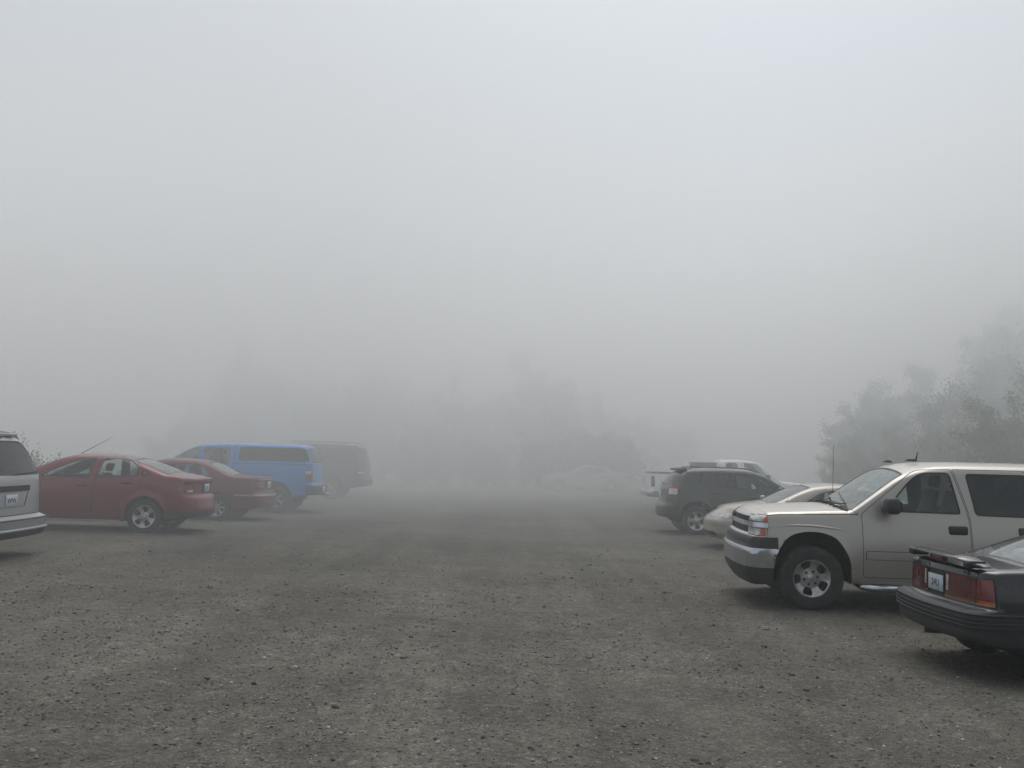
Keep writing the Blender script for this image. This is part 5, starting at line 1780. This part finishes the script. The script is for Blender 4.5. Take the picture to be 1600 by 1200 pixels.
# ---- trees and bushes
G1 = 'hazy conifers in a row beyond the lot'
LC = 'faint grey conifer dissolving in fog beyond the end of the lot'
con = [conifer(8.6, 3.1, 21, LC, G1), conifer(7.2, 2.9, 22, LC, G1), conifer(9.6, 3.4, 23, LC, G1)]
spots = [(-17.6, 60, 8.6), (-14.6, 61, 7.7), (-12.3, 63, 7.0), (-10.0, 60, 6.6), (-8.5, 62, 7.6), (-19.6, 64, 7.2), (-5.9, 66, 5.4), (-4.4, 62, 6.6), (-2.2, 64, 6.5), (-.4, 67, 6.6),
         (1.9, 62, 8.5), (3.9, 64, 7.4), (6.0, 66, 6.6), (8.2, 69, 5.6), (10.6, 72, 5.2), (-16.2, 68, 8.0), (-11.2, 70, 7.4), (-6.6, 72, 7.0), (.6, 72, 7.6), (4.9, 72, 7.4), (13.2, 74, 5.0), (-22.5, 66, 5.6)]
hs = (8.6, 7.2, 9.6)
LF = 'faint rounded tree dissolving in fog beyond the end of the lot'
fb = [broadleaf(7.5, 1.1, 5000, .24, 71, 4, label=LF, group='hazy rounded trees beyond the lot'), broadleaf(6.2, 1.25, 4500, .24, 72, 4, label=LF, group='hazy rounded trees beyond the lot')]
nc = nf = 0
spots = [(x * .86, y * .86, h * .9) for x, y, h in spots]
for i, (x, y, h) in enumerate(spots):
    if i % 3 == 1 or i in (3, 8, 15, 20):
        k = nf % 2
        if nf < 2: put(fb[k], x, y, i, h / (7.5, 6.2)[k])
        else: dup(fb[k], x, y, i * 1.3, h / (7.5, 6.2)[k])
        nf += 1
    else:
        k = nc % 3
        if nc < 3: put(con[k], x, y, i * 1.3, h / hs[k])
        else: dup(con[k], x, y, i * 1.3, h / hs[k])
        nc += 1

G2 = 'low bushes along the foggy far edge of the lot'
LB = 'low fog-greyed bush at the far edge of the lot'
lb = [broadleaf(1.8, 1.5, 4200, .13, 31, 5, label=LB, group=G2, name='bush', cat='bush'), broadleaf(2.3, 1.3, 4800, .13, 32, 5, label=LB, group=G2, name='bush', cat='bush')]
rng = random.Random(5)
for i in range(27):
    x = -19 + .98 * i + rng.uniform(-.4, .4); y = 50.5 + rng.uniform(-1.6, 2.6) + max(0, x - 6) * .5
    if i < 2: put(lb[i], x, y, i, rng.uniform(1., 1.5))
    else: dup(lb[i % 2], x, y, i * 1.1, rng.uniform(.9, 1.55))

G3 = 'hazy broadleaf trees behind the right hand row of cars'
LR = 'hazy grey-green broadleaf tree on the slope behind the right row of cars'
rt_ = [broadleaf(5.2, 1.15, 30000, .085, 41, 3, label=LR, group=G3), broadleaf(7.4, 1.1, 36000, .095, 42, 3, label=LR, group=G3), broadleaf(3.6, 1.3, 22000, .08, 43, 4, label=LR, group=G3)]
rh = (5.2, 7.4, 3.6)
right = [(15.4, 33., 4.4, 0), (19.0, 33.5, 7.4, 1), (14.3, 34.5, 3.0, 2), (17.2, 33.5, 5.8, 0), (21.0, 34, 8.6, 1), (13.4, 36.5, 2.5, 2), (16.6, 37.5, 5.0, 0), (19.4, 39, 7.8, 1), (14.9, 38.5, 3.6, 2),
         (22.8, 38.5, 9.6, 1), (18.4, 42, 6.8, 0), (16.4, 43, 4.4, 2), (20.2, 30.5, 7.2, 1), (23.2, 32, 9.0, 1), (14.9, 31., 3.0, 2), (18.2, 30.2, 5.2, 0), (14.2, 40.5, 2.7, 2), (12.9, 33.2, 1.7, 2), (22., 36., 9.2, 0), (20.4, 36.5, 8.0, 0)]
seen = set()
for i, (x, y, h, k) in enumerate(right):
    if k not in seen:
        seen.add(k); put(rt_[k], x, y, i * .9, h / rh[k])
    else: dup(rt_[k], x, y, i * 1.7, h / rh[k])

nb = broadleaf(4.2, 1.15, 24000, .08, 51, 4, 'leaf_pale', 'leafy green sapling nearest the camera, rising above the roof of the tan SUV', None, 'sapling', 'sapling')
put(nb, 14.6, 27.2, .4)
nb2 = broadleaf(5.4, 1.0, 24000, .08, 52, 3, 'leaf', 'taller dark leafy sapling at the right edge behind the tan SUV', None, 'sapling', 'sapling')
put(nb2, 16.4, 27.4, 1.4)
sb = broadleaf(1.95, 1.2, 1500, .07, 61, 6, 'leaf_pale', 'straggly thin shrub with bare twigs behind the silver van', None, 'shrub', 'shrub', bare=True)
put(sb, -13.2, 24.6, .5)
sb2 = broadleaf(1.5, 1.2, 700, .07, 62, 5, 'leaf_pale', 'bare twiggy shrub showing just over the bright red sedan', None, 'shrub', 'shrub', bare=True)
put(sb2, -11.9, 25.4, 1.9)

# ---- fog
bm = bmesh.new()
add_box(bm, (0, 80, 5.75), (360, 260, 15.5))
fog = bm_obj('fog', bm, [], None, smooth=False)
m, N, Lk, out = nodes('drifting fog')
g = N('NewGeometry'); sx = N('SeparateXYZ'); Lk(g.outputs['Position'], sx.inputs[0])
den0 = ramp(N, Lk, (lambda q: (Lk(sx.outputs['Y'], q.inputs[0]), q.outputs[0])[1])(N('MapRange', i_1=0., i_2=60.)),
           [(.0, .003), (.13, .006), (.20, .018), (.30, .037), (.42, .064), (.60, .086), (1., .092)])
# the bank lies heavier on the left than over the right hand row
xq = N('MapRange', i_1=-5., i_2=15., i_3=0., i_4=1.); Lk(sx.outputs['X'], xq.inputs[0])
xg = N('FloatCurve'); Lk(xq.outputs[0], xg.inputs['Value'])
cv = xg.mapping.curves[0]
cv.points[0].location = (0., .56); cv.points[1].location = (1., .82)
for p_ in ((.46, .245), (.62, .245)): cv.points.new(*p_)
xg.mapping.update()
xr = N('Math', operation='MULTIPLY', i_1=2.05); Lk(xg.outputs[0], xr.inputs[0])
yk = N('MapRange', i_1=26., i_2=42., i_3=0., i_4=1.); Lk(sx.outputs['Y'], yk.inputs[0])
xm = N('Mix'); xm.inputs[3].default_value = 1.; Lk(yk.outputs[0], xm.inputs[0]); Lk(xr.outputs[0], xm.inputs[2])
dm = N('Math', operation='MULTIPLY'); Lk(den0, dm.inputs[0]); Lk(xm.outputs[0], dm.inputs[1])
# and thicker above head height than over the ground
zf = N('MapRange', i_1=.3, i_2=7.5, i_3=.80, i_4=1.5); zf.interpolation_type = 'SMOOTHSTEP'
Lk(sx.outputs['Z'], zf.inputs[0])
dz = N('Math', operation='MULTIPLY'); Lk(dm.outputs[0], dz.inputs[0]); Lk(zf.outputs[0], dz.inputs[1])
den = dz.outputs[0]
vs = N('VolumeScatter', i_Color=(.980, .998, .994, 1.), i_Anisotropy=.05)
Lk(den, vs.inputs['Density'])
Lk(vs.outputs[0], out.inputs['Volume'])
fog.data.materials.append(m)
fog['kind'] = 'structure'; fog['label'] = 'thick grey fog filling the lot and thickening with distance'

# ---- daylight: flat overcast above the fog
w = bpy.data.worlds.new('World')
SC.world = w
w.use_nodes = True
nt = w.node_tree
bg = nt.nodes['Background']
sky = nt.nodes.new('ShaderNodeTexSky')
sky.sky_type = 'NISHITA'; sky.sun_disc = False
SUN_EL, SUN_AZ = R(66), R(8)            # azimuth clockwise from +Y
sky.sun_elevation = SUN_EL; sky.sun_rotation = SUN_AZ
sky.air_density = 1.; sky.dust_density = 4.
hs_ = nt.nodes.new('ShaderNodeHueSaturation')
hs_.inputs['Saturation'].default_value = .36
nt.links.new(sky.outputs[0], hs_.inputs['Color'])
tn = nt.nodes.new('ShaderNodeMix'); tn.data_type = 'RGBA'; tn.blend_type = 'MULTIPLY'
tn.inputs[0].default_value = 1.; tn.inputs[7].default_value = (.966, 1., .994, 1.)
nt.links.new(hs_.outputs[0], tn.inputs[6])
nt.links.new(tn.outputs[2], bg.inputs[0])
bg.inputs[1].default_value = .138
sun = bpy.data.lights.new('sun', 'SUN')
sun.energy = 1.525; sun.angle = R(60); sun.color = (.975, 1., .992)
so = bpy.data.objects.new('sun', sun)
COL.objects.link(so)
d = Vector((math.sin(SUN_AZ) * math.cos(SUN_EL), math.cos(SUN_AZ) * math.cos(SUN_EL), math.sin(SUN_EL)))
so.rotation_euler = d.to_track_quat('Z', 'Y').to_euler()

SC.view_settings.view_transform = 'Standard'
SC.view_settings.look = 'None'
SC.view_settings.exposure = 0.
SC.view_settings.gamma = 1.
cy = SC.cycles
cy.volume_bounces = 8
cy.max_bounces = 12
cy.transparent_max_bounces = 16
cy.use_denoising = True
cy.sample_clamp_indirect = 4.
